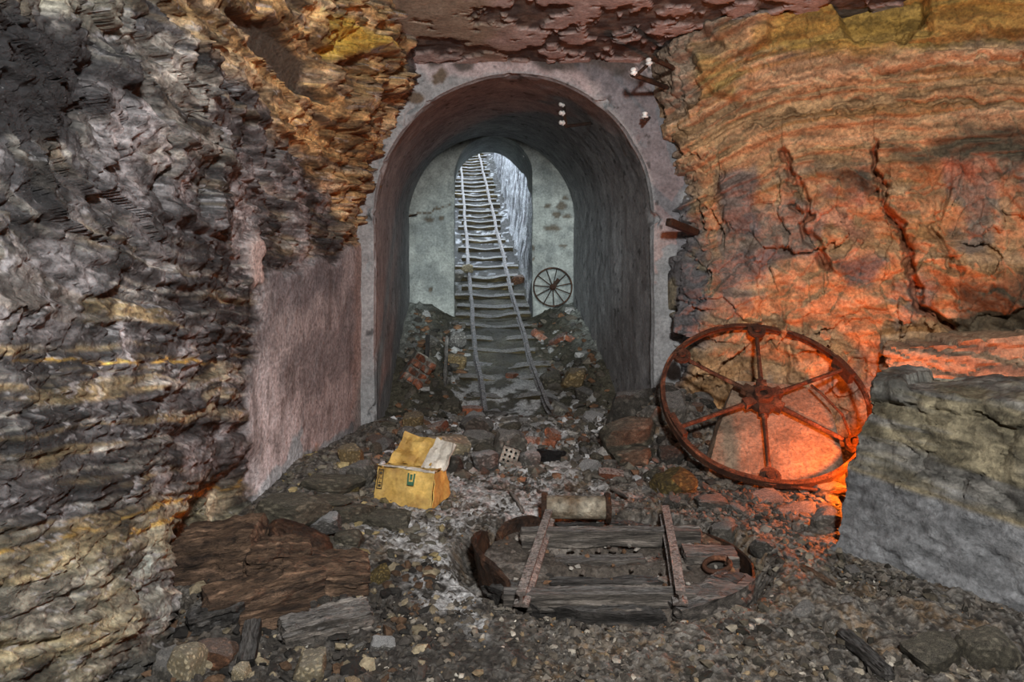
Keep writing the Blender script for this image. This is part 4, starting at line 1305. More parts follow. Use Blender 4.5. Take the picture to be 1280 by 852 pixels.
def beam(name, p0, p1, wd, ht, mat, parent=None, seed=0, rnd=0.05, amp=0.010, n=None, label=None, cat=None, group=None, twist=0.0, up=(0, 0, 1)):
    """timber from p0 to p1 (axis), built along its own local x"""
    p0 = Vector(p0); p1 = Vector(p1); L = (p1 - p0).length
    n = n or (max(8, int(L / 0.02)), 8, 8)
    n = (min(n[0], 40), n[1], n[2])
    V, Fc = cube_grid(n, rnd)
    P = V * np.array((L / 2, wd / 2, ht / 2), np.float32)
    P = P + normals(P, Fc) * d_wood(amp)(P, V, seed)[:, None]
    me = mesh_np(name, P, Fc, True); me.set_sharp_from_angle(angle=math.radians(35))
    o = link(name, me, mat, parent)
    x = (p1 - p0).normalized(); z = Vector(up); yv = z.cross(x).normalized(); z = x.cross(yv)
    m = Matrix((x, yv, z)).transposed().to_4x4() @ Matrix.Rotation(twist, 4, 'X')
    m.translation = (p0 + p1) / 2
    o.matrix_local = m
    if label: tag(o, label, cat, group)
    return o


beam('cross_beam', tl((0.04, 3.53, 0.025)), tl((0.93, 3.55, 0.02)), 0.065, 0.075, M['wood_grey'], tt, 411)
beam('cross_beam', tl((-0.04, 2.93, 0.005)), tl((0.75, 2.95, 0.0)), 0.075, 0.07, M['wood_grey'], tt, 412)
beam('cross_bar', tl((0.20, 3.36, -0.03)), tl((0.62, 3.37, -0.03)), 0.07, 0.04, M['wood_grey'], tt, 413)
beam('cross_bar', tl((0.16, 3.13, -0.03)), tl((0.66, 3.14, -0.03)), 0.06, 0.04, M['wood_black'], tt, 414)
rail_mesh([tl((0.035, 2.82, 0.085)), tl((0.11, 3.25, 0.088)), tl((0.19, 3.70, 0.10))], 0.85).build('rail', M['rail'], tt, False)
rail_mesh([tl((0.665, 2.84, 0.08)), tl((0.73, 3.25, 0.085)), tl((0.80, 3.76, 0.10))], 0.85).build('rail', M['rail'], tt, False)


def arc_block(name, a0, a1, r0, r1, z0, z1, mat, seed, lean=0.0, label=None, amp=0.012, taper=0.0):
    n = (30, 7, 8)
    V, Fc = cube_grid(n, 0.06)
    a = np.radians(a0 + (a1 - a0) * (V[:, 0] + 1) / 2)
    e = 1 - taper * np.abs(V[:, 0]) ** 3
    rr_ = r0 + (r1 - r0) * (V[:, 1] + 1) / 2 + lean * (V[:, 2] + 1) / 2
    z = z0 + (z1 - z0) * (V[:, 2] * e + 1) / 2
    P = np.stack([rr_ * np.cos(a), TY * rr_ * np.sin(a), z + 0.12], -1).astype(np.float32)
    P = P + normals(P, Fc) * d_wood(amp)(P, V * np.array((2, 1, 1)), seed)[:, None]
    me = mesh_np(name, P, Fc, True); me.set_sharp_from_angle(angle=math.radians(38))
    o = link(name, me, mat, tt)
    if label: o['label'] = label
    return o


arc_block('rim_timber', 236, 286, 0.48, 0.635, -0.15, 0.0, M['wood_black'], 421, taper=0.15, amp=0.02)
arc_block('rim_timber', 288, 338, 0.50, 0.68, -0.12, 0.03, M['wood_grey'], 422, taper=0.3, label='pale grey rounded rim timber', amp=0.02)
arc_block('rim_timber', 210, 240, 0.52, 0.645, -0.14, 0.02, M['wood_black'], 423, taper=0.4, lean=0.03, amp=0.02)
arc_block('rim_plate', 158, 222, 0.565, 0.595, -0.17, 0.09, M['rust_dk'], 424, taper=0.35, lean=0.045, label='curved rusted iron rim plate', amp=0.012)
arc_block('rim_plate', 118, 150, 0.58, 0.615, -0.10, 0.05, M['rust_dk'], 425, taper=0.6, amp=0.005)
arc_block('rim_hoop', 338, 400, 0.645, 0.66, -0.10, -0.01, M['rust_dk'], 426, amp=0.003)
arc_block('rim_timber', 20, 60, 0.54, 0.62, -0.12, 0.0, M['wood_rot'], 427, taper=0.2)
arc_block('rim_timber', 62, 112, 0.54, 0.62, -0.12, -0.01, M['wood_black'], 428, taper=0.2)
beam('side_block', tl((0.80, 3.36, 0.0)), tl((1.04, 3.34, 0.0)), 0.14, 0.06, M['wood_grey'], tt, 429)
beam('side_block', tl((0.90, 3.14, -0.01)), tl((0.98, 3.08, -0.01)), 0.10, 0.06, M['wood_black'], tt, 430)
rg = empty('iron_ring', (0.915, 3.21, 0.025), 'loose rusty iron lifting ring lying on the turntable edge', 'ring')
rg.rotation_euler = (math.radians(12), math.radians(-8), 0.3)
MB().tube([(0.06 * math.cos(t), 0.045 * math.sin(t), 0) for t in np.linspace(0.3, 6.2, 28)], 0.011, 10).build('ring', M['rust'], rg)
MB().tube([(0.05, 0.012, -0.02), (0.062, 0.012, 0.012), (0.075, 0.01, -0.02)], 0.007, 6).build('staple', M['rust_dk'], rg)

# flanged roller behind the turntable
ro = empty('flanged_roller', (0.34, 3.80, 0.075), 'rusty flanged pipe roller with scaled yellowish drum behind the turntable', 'roller', rot=(0, math.radians(90), math.radians(-2)))
MB().lathe([(0.0, -0.16), (0.058, -0.16), (0.060, -0.06), (0.058, 0.06), (0.060, 0.155), (0.0, 0.155)], None, 32).build('drum', M['pipe'], ro)
for z0 in (-0.185, 0.15):
    MB().lathe([(0.0, z0), (0.076, z0), (0.080, z0 + 0.010), (0.076, z0 + 0.028), (0.0, z0 + 0.028)], None, 32).build('flange', M['rust_dk'], ro)

# ------------------------------------------------------------------ rotten timbers at the foot of the left wall
GT = 'rotten timbers by the left wall'
a = gp(212, 738); b = gp(308, 730)
beam('rotten_timber', (a.x, a.y + .12, a.z + .07), (b.x, b.y + .16, b.z + .08), 0.25, 0.21, M['wood_rot'], None, 501, 0.06, 0.022, (34, 18, 16), 'thick squared rotten brown beam end standing against the layered wall', 'timber', GT)
a = gp(258, 776); b = gp(398, 748)
beam('rotten_timber', (a.x, a.y, a.z + .035), (b.x, b.y + .04, b.z + .05), 0.12, 0.12, M['wood_rot'], None, 502, 0.06, 0.022, (38, 12, 12), 'long split orange-brown rotten timber in front of the squared beam', 'timber', GT)
a = gp(345, 742); b = gp(452, 742)
beam('rotten_timber', (a.x, a.y + .08, a.z + .05), (b.x, b.y + .08, b.z + .05), 0.22, 0.10, M['wood_rot'], None, 503, 0.06, 0.024, (34, 16, 10), 'wide crumbling brown plank with a square end by the small yellow stones', 'timber', GT)
a = gp(352, 800); b = gp(458, 790)
beam('rotten_timber', (a.x, a.y, a.z + .02), (b.x, b.y + .06, b.z + .03), 0.13, 0.08, M['wood_grey'], None, 504, 0.08, 0.02, (34, 12, 10), 'grey weathered timber end in front of the crumbling plank', 'timber', GT)
a = gp(212, 795); b = gp(300, 775)
beam('rotten_timber', (a.x + .06, a.y + .03, a.z + .02), (b.x, b.y + .03, b.z + .02), 0.10, 0.09, M['wood_black'], None, 505, 0.08, 0.02, (34, 12, 10), 'black rotten timber under the squared beam end', 'timber', GT)
a = gp(296, 738); b = gp(372, 728)
beam('rotten_timber', (a.x, a.y + .10, a.z + .08), (b.x, b.y + .12, b.z + .05), 0.16, 0.12, M['wood_rot'], None, 506, 0.1, 0.03, (30, 12, 12), 'splintered brown timber wedged between squared beam and flat stones', 'timber', GT)
a = gp(308, 838); b = gp(316, 800)
beam('broken_plank', (a.x, a.y, a.z + .02), (b.x, b.y, b.z + .06), 0.055, 0.04, M['wood_black'], None, 507, 0.08, 0.008, (16, 5, 4), 'short black broken plank lying between the pale stones', 'plank')
a = gp(300, 800)
beam('broken_plank', (a.x - .02, a.y + .05, a.z + .03), (a.x + .22, a.y + .12, a.z + .05), 0.07, 0.05, M['wood_rot'], None, 508, 0.1, 0.012, (16, 6, 5), 'small dark brown plank below the long split timber', 'plank')
# rusty log among the flat stones
a = gp(334, 690); b = gp(416, 702)
beam('rusty_log', (a.x, a.y + .02, a.z + .11), (b.x, b.y - .02, b.z + .05), 0.11, 0.11, M['rust_dk'], None, 509, 0.75, 0.008, (30, 12, 12), 'rusty brown round log end lying under the flat grey stone', 'log')

# dark stick at lower right
a = gp(1050, 800); b = gp(1115, 855)
beam('stick', (a.x, a.y, a.z + .03), (b.x, b.y, b.z + .02), 0.05, 0.045, M['wood_black'], None, 510, 0.5, 0.012, (26, 6, 6), 'charred black stick lying in the dirt below the boulder', 'stick')
a = gp(1000, 712); b = gp(1045, 738)
beam('stick', (a.x, a.y, a.z + .02), (b.x, b.y, b.z + .02), 0.025, 0.02, M['wood_rot'], None, 511, 0.5, 0.006, (20, 5, 5), 'thin brown stick at the edge of the orange glow', 'stick')
a = gp(637, 619); b = gp(655, 648)
beam('stick', (a.x, a.y, a.z + .03), (b.x, b.y, b.z + .03), 0.02, 0.02, M['wood_grey'], None, 512, 0.4, 0.004, (16, 4, 4), 'thin pale stick lying left of the flanged roller', 'stick')
a = gp(763, 615); b = gp(785, 630)
beam('stick', (a.x, a.y, a.z + .03), (b.x, b.y, b.z + .04), 0.02, 0.02, M['wood_grey'], None, 513, 0.4, 0.004, (16, 4, 4), 'thin pale stick lying right of the flanged roller', 'stick')

# ------------------------------------------------------------------ crushed cardboard carton
ca = gp(497, 630)
box = empty('cardboard_box', (ca.x, ca.y, ca.z), 'crushed wet yellow cardboard carton with green print and open flaps', 'box', rot=(0, 0, math.radians(-14)))


def sheet(name, c4, n, amp, seed, mat, parent, th_=0.006, sag=0.0):
    """a thin crumpled board: corners a,b,c,d (a-b bottom, d-c top)"""
    a, b, c, d = [np.array(p, np.float32) for p in c4]
    nrm = np.cross(b - a, d - a); nrm /= np.linalg.norm(nrm)
    V, Fc = cube_grid((n[0], n[1], 1), 0)
    u = (V[:, :1] + 1) / 2; v = (V[:, 1:2] + 1) / 2
    P = (a * (1 - u) + b * u) * (1 - v) + (d * (1 - u) + c * u) * v
    w_ = amp * (fbm(u[:, 0] * 5 + seed, v[:, 0] * 4, seed=seed, o=3) - 0.5) - sag * np.sin(u[:, 0] * math.pi) * v[:, 0]
    P = P + nrm * (w_ + V[:, 2] * th_ / 2)[:, None]
    me = mesh_np(name, P, Fc, True); me.set_sharp_from_angle(angle=math.radians(30))
    return link(name, me, mat, parent)


fp = sheet('front_panel', [(-0.13, -0.03, 0.0), (0.20, -0.02, -0.01), (0.20, 0.05, 0.17), (-0.14, 0.06, 0.18)], (20, 12), 0.03, 3, M['card'], box)
sheet('top_panel', [(-0.15, 0.06, 0.178), (0.20, 0.05, 0.168), (0.17, 0.26, 0.13), (-0.16, 0.25, 0.15)], (16, 12), 0.05, 5, M['card'], box)
sheet('side_panel', [(0.20, -0.02, -0.01), (0.23, 0.24, 0.0), (0.18, 0.26, 0.13), (0.20, 0.05, 0.168)], (10, 10), 0.03, 6, M['card'], box)
sheet('side_panel', [(-0.16, 0.22, 0.0), (-0.13, -0.03, 0.0), (-0.14, 0.06, 0.18), (-0.16, 0.25, 0.15)], (10, 10), 0.03, 7, M['card'], box)
sheet('flap', [(-0.16, 0.24, 0.15), (0.10, 0.26, 0.14), (0.13, 0.36, 0.29), (-0.11, 0.38, 0.30)], (16, 12), 0.07, 8, M['card'], box, sag=0.03)
sheet('flap', [(0.04, 0.24, 0.14), (0.20, 0.22, 0.13), (0.24, 0.30, 0.27), (0.10, 0.36, 0.29)], (12, 10), 0.05, 9, M['card_edge'], box, sag=0.02)
sheet('torn_strip', [(-0.14, 0.055, 0.186), (0.20, 0.045, 0.176), (0.20, 0.08, 0.182), (-0.14, 0.09, 0.19)], (18, 3), 0.03, 10, M['card_edge'], box, 0.004)
# printed marks: a green cup-like stamp and a framed column of small signs
def on_front(u, v, off=-0.012):
    a = Vector((-0.13, -0.03, 0.0)); b = Vector((0.20, -0.02, -0.01)); c = Vector((0.20, 0.05, 0.17)); d = Vector((-0.14, 0.06, 0.18))
    p = (a * (1 - u) + b * u) * (1 - v) + (d * (1 - u) + c * u) * v
    return p + Vector((0, -1, 0.35)).normalized() * 0.019
mk = MB()
mk.add([on_front(u, v) for u, v in ((0.56, 0.60), (0.68, 0.60), (0.69, 0.93), (0.66, 0.93), (0.655, 0.70), (0.58, 0.70))], [(0, 1, 2, 3, 4, 5)])
mk.add([on_front(u, v) for u, v in ((0.56, 0.60), (0.585, 0.70), (0.58, 0.93), (0.55, 0.93))], [(0, 1, 2, 3)])
mk.add([on_front(u, v) for u, v in ((0.60, 0.76), (0.64, 0.76), (0.64, 0.90), (0.60, 0.90))], [(0, 1, 2, 3)])
mk.build('print_mark', M['ink_green'], fp, False)
mk = MB()
def bar(u0, v0, u1, v1): mk.add([on_front(u, v) for u, v in ((u0, v0), (u1, v0), (u1, v1), (u0, v1))], [(0, 1, 2, 3)])
for u0, v0, u1, v1 in ((0.03, 0.42, 0.045, 0.95), (0.115, 0.42, 0.13, 0.95), (0.03, 0.93, 0.13, 0.95), (0.03, 0.42, 0.13, 0.44), (0.055, 0.82, 0.105, 0.88), (0.055, 0.70, 0.065, 0.78), (0.08, 0.70, 0.105, 0.72), (0.055, 0.58, 0.105, 0.60), (0.075, 0.60, 0.085, 0.66), (0.055, 0.48, 0.105, 0.54)):
    bar(u0, v0, u1, v1)
mk.build('print_frame', M['ink_black'], fp, False)

# ------------------------------------------------------------------ bricks and masonry
def brick_mesh(seed, mat, holes=False):
    L, W_, T = 0.24, 0.115, 0.07
    mb = MB()
    if not holes:
        V, Fc = cube_grid((8, 5, 4), 0.03)
        P = V * np.array((L, W_, T), np.float32) / 2
        r = fbm(P[:, 0] * 9 + seed, P[:, 1] * 9, P[:, 2] * 9, seed=seed, o=3) - 0.5
        corner = (np.abs(V).sum(1) - 2.2).clip(0)
        P = P + normals(P, Fc) * (0.012 * r - 0.012 * corner)[:, None]
        me = mesh_np('brick', P, Fc, True); me.set_sharp_from_angle(angle=math.radians(35))
    else:                                       # perforated brick: bars around square holes on its end face
        W2, T2, D = 0.15, 0.15, 0.20
        for i in range(4):
            mb.box((-W2 / 2 + 0.011 + i * (W2 - 0.022) / 3, 0, 0), (0.022, D, T2))
            mb.box((0, 0.001, -T2 / 2 + 0.011 + i * (T2 - 0.022) / 3), (W2 - 0.002, D - 0.003, 0.022))
        mb.box((0, 0.06, 0), (W2 - 0.004, D - 0.13, T2 - 0.004))
        me = mb.mesh('hollow_brick')
    me.materials.append(M[mat])
    return me


BR = [brick_mesh(s_, 'brick') for s_ in (1, 2, 3, 4)]
BRH = brick_mesh(9, 'mortar', True)


taken = []
def brick_px(px, py, wpx, label, group=None, rot=(0.2, 0.1, 0.3), mesh=None, sc=None, name='brick', cat='brick', lift=0.3):
    g = gp(px, py + 3)
    o = link(name, mesh or R.choice(BR))
    s_ = sc or (wpx * g.y / F) / 0.24
    o.scale = (s_, s_ * 1.1, s_ * 1.15)
    o.rotation_euler = rot
    o.location = (g.x, g.y + 0.05, g.z + lift * 0.115 * s_)
    taken.append((g.x, g.y + 0.05, 0.10 * s_))
    return tag(o, label, cat, group)


# leaning chunk of brickwork by the left tunnel wall
g = gp(512, 484)
mc = empty('masonry_chunk', (g.x - 0.02, g.y + 0.05, g.z), 'leaning chunk of red brickwork with grey mortar by the left tunnel wall', 'masonry', rot=(math.radians(-30), math.radians(35), math.radians(12)))
mo = MB().box((0, 0.03, 0.17), (0.22, 0.20, 0.34), None, 0.006, 3, (3, 3, 5)).build('mortar', M['mortar'], mc)
for i in range(4):
    for j in range(2):
        o = link('brick', BR[(i + j) % 4], None, mc)
        o.scale = (0.46, 0.9, 0.95); o.location = (-0.06 + 0.118 * j + (0.02 if i % 2 else 0), -0.04 + 0.02 * (i % 2), 0.045 + i * 0.083)
brick_px(526, 486, 20, 'loose red brick beside the leaning brickwork chunk', rot=(0.5, 0.9, 0.5))
brick_px(556, 424, 15, 'small orange brick stub near the white crusted post', rot=(0.1, 0.2, 0.2))
brick_px(678, 424, 28, 'red brick half buried right of the incline track', rot=(0.2, 0.6, 0.4))
brick_px(699, 426, 26, 'red and white plastered brick right of the incline track', rot=(0.3, -0.5, -0.3))
brick_px(715, 424, 20, 'reddish brick stub by the right tunnel wall', rot=(0.4, 0.2, 0.8))
brick_px(664, 556, 26, 'broken red brick in the middle of the rubble heap', rot=(0.7, 0.2, 0.1))
brick_px(683, 558, 26, 'dull red brick standing on edge in the rubble heap', rot=(1.2, 0.1, -0.4))
brick_px(697, 548, 30, 'reddish brick block behind the black plastic sheet', rot=(0.3, 0.4, 0.5))
brick_px(592, 516, 30, 'red brick with frosted top at the foot of the left rail', rot=(0.05, 0.05, 0.1))
brick_px(544, 538, 30, 'reddish brick piece behind the cardboard carton', rot=(0.3, -0.3, -0.5))
brick_px(586, 570, 18, 'small dark red brick end in the rubble right of the carton', rot=(0.1, 0.2, 1.3))
brick_px(765, 598, 32, 'whitish brick by the pile of big stones', rot=(0.2, 0.1, -0.1))
brick_px(640, 470, 20, 'worn brick lying between the rails', rot=(0.1, 0.1, 1.2))
g = gp(638, 583); o = link('hollow_brick', BRH); o.location = (g.x, g.y + .05, g.z + .055); o.rotation_euler = (-0.25, 0.3, -0.15); o.scale = (0.75, 0.75, 0.75)
tag(o, 'pale hollow brick with square holes lying in the rubble heap', 'brick'); taken.append((g.x, g.y + .05, .08))
g = gp(699, 522); o = link('hollow_brick', BRH); o.location = (g.x, g.y + .05, g.z + .055); o.rotation_euler = (0.35, 0.4, 0.5); o.scale = (0.75, 0.75, 0.75)
tag(o, 'grey hollow brick tilted at the foot of the right rail', 'brick'); taken.append((g.x, g.y + .05, .08))


# ------------------------------------------------------------------ single stones that can be told apart
def S(px, py, wpx, hpx, mat, label, **kw):
    o = stone_px(px, py, wpx, hpx, mat, label, **kw)
    taken.append((o.location.x, o.location.y, 0.42 * o.scale.x))
    return o


S(596, 532, 42, 26, 'st_grey', 'flat grey stone block at the end of the left rail', seed=1)
S(598, 552, 44, 26, 'st_grey', 'large olive-grey stone left of the round grey stone', seed=2)
S(636, 556, 38, 38, 'st_grey', 'large rounded grey stone in the middle of the rubble heap', seed=3)
S(608, 576, 36, 28, 'st_frost', 'white-frosted angular stone right of the carton', seed=4)
S(662, 574, 28, 26, 'st_frost', 'pale stone right of the hollow brick', seed=5)
S(556, 558, 56, 34, 'st_pale', 'cream plastered stone slab behind the carton flap', seed=6)
S(562, 582, 30, 26, 'st_grey', 'grey stone right of the carton', seed=7)
S(516, 526, 28, 24, 'st_tan', 'pinkish tan stone in the corner by the left tunnel wall', seed=8)
S(566, 508, 24, 24, 'st_olive', 'jagged olive stone standing left of the incline track', seed=9)
S(572, 436, 22, 18, 'st_frost', 'white square stone on top of a tan block beside the track', seed=10, lift=0.12)
S(570, 452, 24, 20, 'st_tan', 'tan block under the white square stone', seed=11)
S(691, 476, 30, 22, 'st_olive', 'olive stone beside the right rail', seed=12)
S(716, 474, 32, 28, 'st_tan', 'rounded tan-grey stone right of the right rail', seed=13)
S(584, 346, 14, 9, 'st_pale', 'pale stone balanced on the left rail of the incline', seed=3, lift=0.14)
S(643, 326, 9, 6, 'st_frost', 'small bright white stone beside the incline track', seed=5, lift=0.03)
S(647, 350, 16, 12, 'st_rust', 'pinkish brown stone beside the right rail of the incline', seed=6)
S(571, 345, 18, 16, 'st_grey', 'grey stone piled left of the incline track inside the small arch', seed=8)
S(790, 506, 54, 44, 'st_grey', 'big grey block crowning the pile of stones left of the flywheel', seed=0, depth=0.7)
S(819, 520, 34, 30, 'st_grey', 'grey stone between the big grey block and the flywheel rim', seed=1)
S(792, 546, 78, 46, 'st_olive', 'wide olive-brown stone under the big grey block', seed=2, depth=0.5)
S(797, 572, 56, 30, 'st_olive', 'smaller olive stone at the foot of the wide olive-brown stone', seed=4)
S(846, 604, 50, 34, 'st_mustard', 'mustard yellow stone below the flywheel rim', seed=5)
S(862, 480, 36, 34, 'st_grey', 'pinkish grey stone inside the flywheel between its left spokes', seed=7)
S(845, 510, 36, 40, 'st_grey', 'upright stone behind the left flywheel rim', seed=9)
S(840, 570, 30, 26, 'st_dark', 'dark stone under the left flywheel rim', seed=11)
S(762, 585, 20, 22, 'st_grey', 'grey stone beside the whitish brick', seed=10)
S(437, 570, 28, 30, 'st_tan', 'pinkish stone at the plaster wall foot left of the carton', seed=11)
S(451, 592, 30, 32, 'st_grey', 'grey-green stone left of the carton', seed=12)
S(476, 608, 20, 18, 'st_grey', 'small pale grey stone under the carton corner', seed=13)
S(410, 604, 80, 26, 'st_olive', 'uppermost flat dark stone leaning on the plaster wall', seed=0, depth=0.55, tilt=0.08)
S(394, 626, 90, 16, 'st_olive', 'thin long flat stone below the uppermost flat stone', seed=1, depth=0.45, tilt=0.06)
S(360, 658, 82, 40, 'st_olive', 'big flat dark boulder resting on the rusty log', seed=2, depth=0.7, tilt=0.08, lift=0.08)
S(404, 664, 40, 26, 'st_frost', 'whitish crusted stone beside the big flat boulder', seed=3, lift=0.04)
S(442, 644, 52, 30, 'st_olive', 'flat olive stone below the carton', seed=4, depth=0.6)
S(432, 674, 36, 26, 'st_olive', 'rounded olive stone right of the rusty log', seed=5)
S(482, 650, 60, 26, 'st_olive', 'low flat earth-covered stone below the carton print', seed=6, depth=0.6)
S(424, 700, 40, 16, 'st_tan', 'yellowish crust stone over the crumbling plank', seed=7, depth=0.6)
S(440, 612, 16, 10, 'st_mustard', 'small yellow stone between the flat stones', seed=8)
S(205, 832, 34, 44, 'st_grey', 'grey block at the very foot of the layered wall', seed=9)
S(228, 830, 40, 52, 'st_pale', 'pale cracked stone block beside the grey block', seed=10)
S(265, 818, 50, 36, 'st_rust', 'brown stone with pale edge beside the black plank', seed=11)
S(300, 842, 20, 28, 'st_pale', 'small pale tan stone below the black plank', seed=12)
S(382, 836, 48, 42, 'st_pale', 'pale yellow triangular stone in the black dirt', seed=13)
S(477, 806, 32, 20, 'st_frost', 'rounded whitish stone on the black dirt', seed=3)
S(473, 720, 26, 26, 'st_mustard', 'small yellow-white stone at the square plank end', seed=6)
S(466, 740, 10, 8, 'st_tan', 'tiny tan stone in the black dirt by the plank end', seed=8)
S(487, 771, 12, 9, 'st_pale', 'tiny pale stone on the black dirt', seed=7)
S(955, 684, 28, 24, 'st_grey', 'lone stone at the right edge of the turntable pit', seed=1)
S(910, 668, 36, 30, 'st_grey', 'crumbly grey stone behind the lifting ring', seed=2)
S(1180, 818, 72, 50, 'st_olive', 'pale-edged flat stone half buried below the boulder', seed=4, depth=0.7)
S(1245, 815, 60, 60, 'st_olive', 'dark rounded stone at the foot of the boulder', seed=5)
S(1000, 640, 60, 16, 'st_grey', 'flat stone in the orange glow under the flywheel', seed=0, depth=0.6)
S(1040, 612, 44, 22, 'st_grey', 'layered stone in the orange glow beside the boulder', seed=3)
S(960, 622, 50, 16, 'st_grey', 'thin flat stone right under the lowest flywheel boss', seed=9, depth=0.5)
S(1035, 650, 36, 30, 'st_grey', 'rough orange-lit lump close to the boulder', seed=6)
S(895, 628, 44, 20, 'st_grey', 'flat stone between mustard stone and orange glow', seed=12)
S(840, 628, 22, 16, 'st_grey', 'small grey stone behind the right turntable rail', seed=13)

# crumpled black plastic
g = gp(690, 580)
me = rock_mesh(299, 4, 9, 0.14); me.materials.append(M['plastic'])
o = link('plastic_sheet', me); o.scale = (0.24, 0.16, 0.13); o.location = (g.x, g.y + 0.04, g.z + 0.045)
tag(o, 'crumpled black plastic sheet lying on the rubble', 'plastic sheet'); taken.append((g.x, g.y + .04, .12))


# ------------------------------------------------------------------ loose rubble, stone by stone
TONE = {'st_frost': 'white-frosted', 'st_grey': 'grey', 'st_rust': 'rusty brown', 'st_olive': 'dark olive', 'st_dark': 'blackish', 'st_tan': 'tan'}


def scatter(n, xr, yr, sr, mats, label, group, flat=0.75, sub=2, tries=12, sink=0.3, ok=None, tilt=0.5):
    c = 0
    for _ in range(n * tries):
        if c >= n: break
        x = R.uniform(*xr); y = R.uniform(*yr)
        s_ = sr[0] + (sr[1] - sr[0]) * R.random() ** 2.2
        if rT(x, y) < TT[2] + 0.10 + s_: continue
        if ok is not None and not ok(x, y): continue
        if any((x - a) ** 2 + (y - b) ** 2 < (0.75 * (s_ * 0.5 + r)) ** 2 for a, b, r in taken): continue
        taken.append((x, y, s_ * 0.5))
        z = float(G(x, y))
        mt = R.choice(mats); wd = 'large' if s_ > sr[0] + 0.55 * (sr[1] - sr[0]) else 'small'
        stone((x, y, z), (s_ * R.uniform(.85, 1.3), s_ * R.uniform(.7, 1.1), s_ * flat * R.uniform(.6, 1.1)), mt, wd + ' ' + TONE[mt] + ' ' + label, group, sub=sub, sink=sink, tilt=tilt)
        c += 1


scatter(120, (-0.95, 1.0), (4.6, 6.6), (0.07, 0.2), ['st_frost', 'st_grey', 'st_grey', 'st_frost', 'st_rust', 'st_olive'], 'angular stone in the rubble heap across the tunnel mouth', 'rubble across the tunnel mouth')
scatter(30, (0.85, 1.45), (4.5, 5.55), (0.07, 0.2), ['st_grey', 'st_rust', 'st_olive', 'st_dark'], 'stone in the pile between tunnel mouth and flywheel', 'stone pile left of the flywheel')
scatter(16, (1.05, 1.95), (3.75, 4.35), (0.05, 0.17), ['st_grey', 'st_dark', 'st_olive', 'st_grey'], 'flat stone in the orange glow below the flywheel', 'stones in the orange glow', 0.45)
scatter(16, (-1.2, -0.35), (3.45, 4.9), (0.05, 0.15), ['st_olive', 'st_grey', 'st_olive', 'st_tan'], 'stone between the flat stones and the carton', 'small stones by the plaster wall', 0.5)
scatter(14, (-1.1, -0.3), (2.3, 3.1), (0.025, 0.09), ['st_dark', 'st_rust', 'st_dark', 'st_tan', 'st_grey'], 'chip of stone in the black dirt around the rotten timbers', 'chips around the timbers', 0.6)
scatter(18, (0.35, 0.95), (6.5, 9.1), (0.07, 0.22), ['st_olive', 'st_grey', 'st_rust', 'st_frost'], 'stone heaped along the right tunnel wall', 'stones along the right tunnel wall')
scatter(14, (-1.15, -0.55), (6.3, 9.1), (0.06, 0.18), ['st_olive', 'st_grey', 'st_dark', 'st_frost'], 'stone heaped along the left tunnel wall', 'stones along the left tunnel wall', ok=lambda x, y: x > float(cxT(y)) - 1.0)
scatter(12, (0.9, 1.75), (2.4, 3.5), (0.03, 0.13), ['st_dark', 'st_olive', 'st_grey', 'st_dark'], 'stone in the dark dirt between turntable and boulder', 'stones right of the turntable', 0.6, ok=lambda x, y: x < 1.5 - 0.6 * (2.9 - y) * 0 - max(0, y - 3.2))
scatter(12, (-0.3, 0.9), (3.9, 4.6), (0.03, 0.08), ['st_frost', 'st_grey', 'st_rust'], 'stone on the salt-crusted ground behind the turntable', 'stones behind the turntable', 0.5)

# posts standing in the tunnel rubble
g = gp(533, 462); t = pix(532, 418, g.y)
beam('post', g, (g.x + .01, g.y + .05, t.z), 0.04, 0.03, M['wood_black'], None, 601, 0.1, 0.004, (14, 4, 4), 'thin black post standing by the leaning brickwork chunk', 'post', up=(0, -1, 0))
g = gp(556, 484); t = pix(558, 420, g.y)
beam('post', g, (g.x + .02, g.y + .05, t.z), 0.03, 0.03, M['st_frost'], None, 602, 0.4, 0.01, (22, 5, 5), 'thin white-crusted post standing left of the incline track', 'post', up=(0, -1, 0))


# ------------------------------------------------------------------ brackets, insulators, pegs
INS = MB().lathe([(0.0, 0.0), (0.012, 0.0), (0.012, 0.010), (0.026, 0.012), (0.028, 0.022), (0.016, 0.030), (0.016, 0.036), (0.022, 0.040), (0.021, 0.052), (0.010, 0.060), (0.0, 0.060)], None, 18).mesh('insulator', True)
INS.materials.append(M['ceramic'])


def insul(parent, p, d, s_=1.0):
    o = link('insulator', INS, None, parent)
    o['label'] = 'white porcelain insulator'
    q = Vector(d).to_track_quat('Z', 'Y').to_matrix().to_4x4()
    o.matrix_local = Matrix.Translation(Vector(p)) @ q @ Matrix.Scale(s_, 4)
    return o


b0 = pix(707, 158, 6.25)
br = empty('insulator_bracket', b0, 'black iron bracket with three white insulators under the tunnel vault', 'bracket')
def bl(px, py, Y): return pix(px, py, Y) - b0
MB().tube([bl(704, 127, 6.25), bl(707, 158, 6.25)], 0.017, 6).build('upright', M['rust_dk'], br)
MB().tube([bl(706, 158, 6.25), bl(752, 152, 6.27)], 0.016, 6).build('arm', M['rust_dk'], br)
MB().tube([bl(703, 128, 6.25), bl(717, 125, 6.28)], 0.016, 6).build('arm', M['rust_dk'], br)
for py in (131, 142, 154): insul(br, bl(706, py, 6.24), (-1, -0.3, 0.1), 0.9)

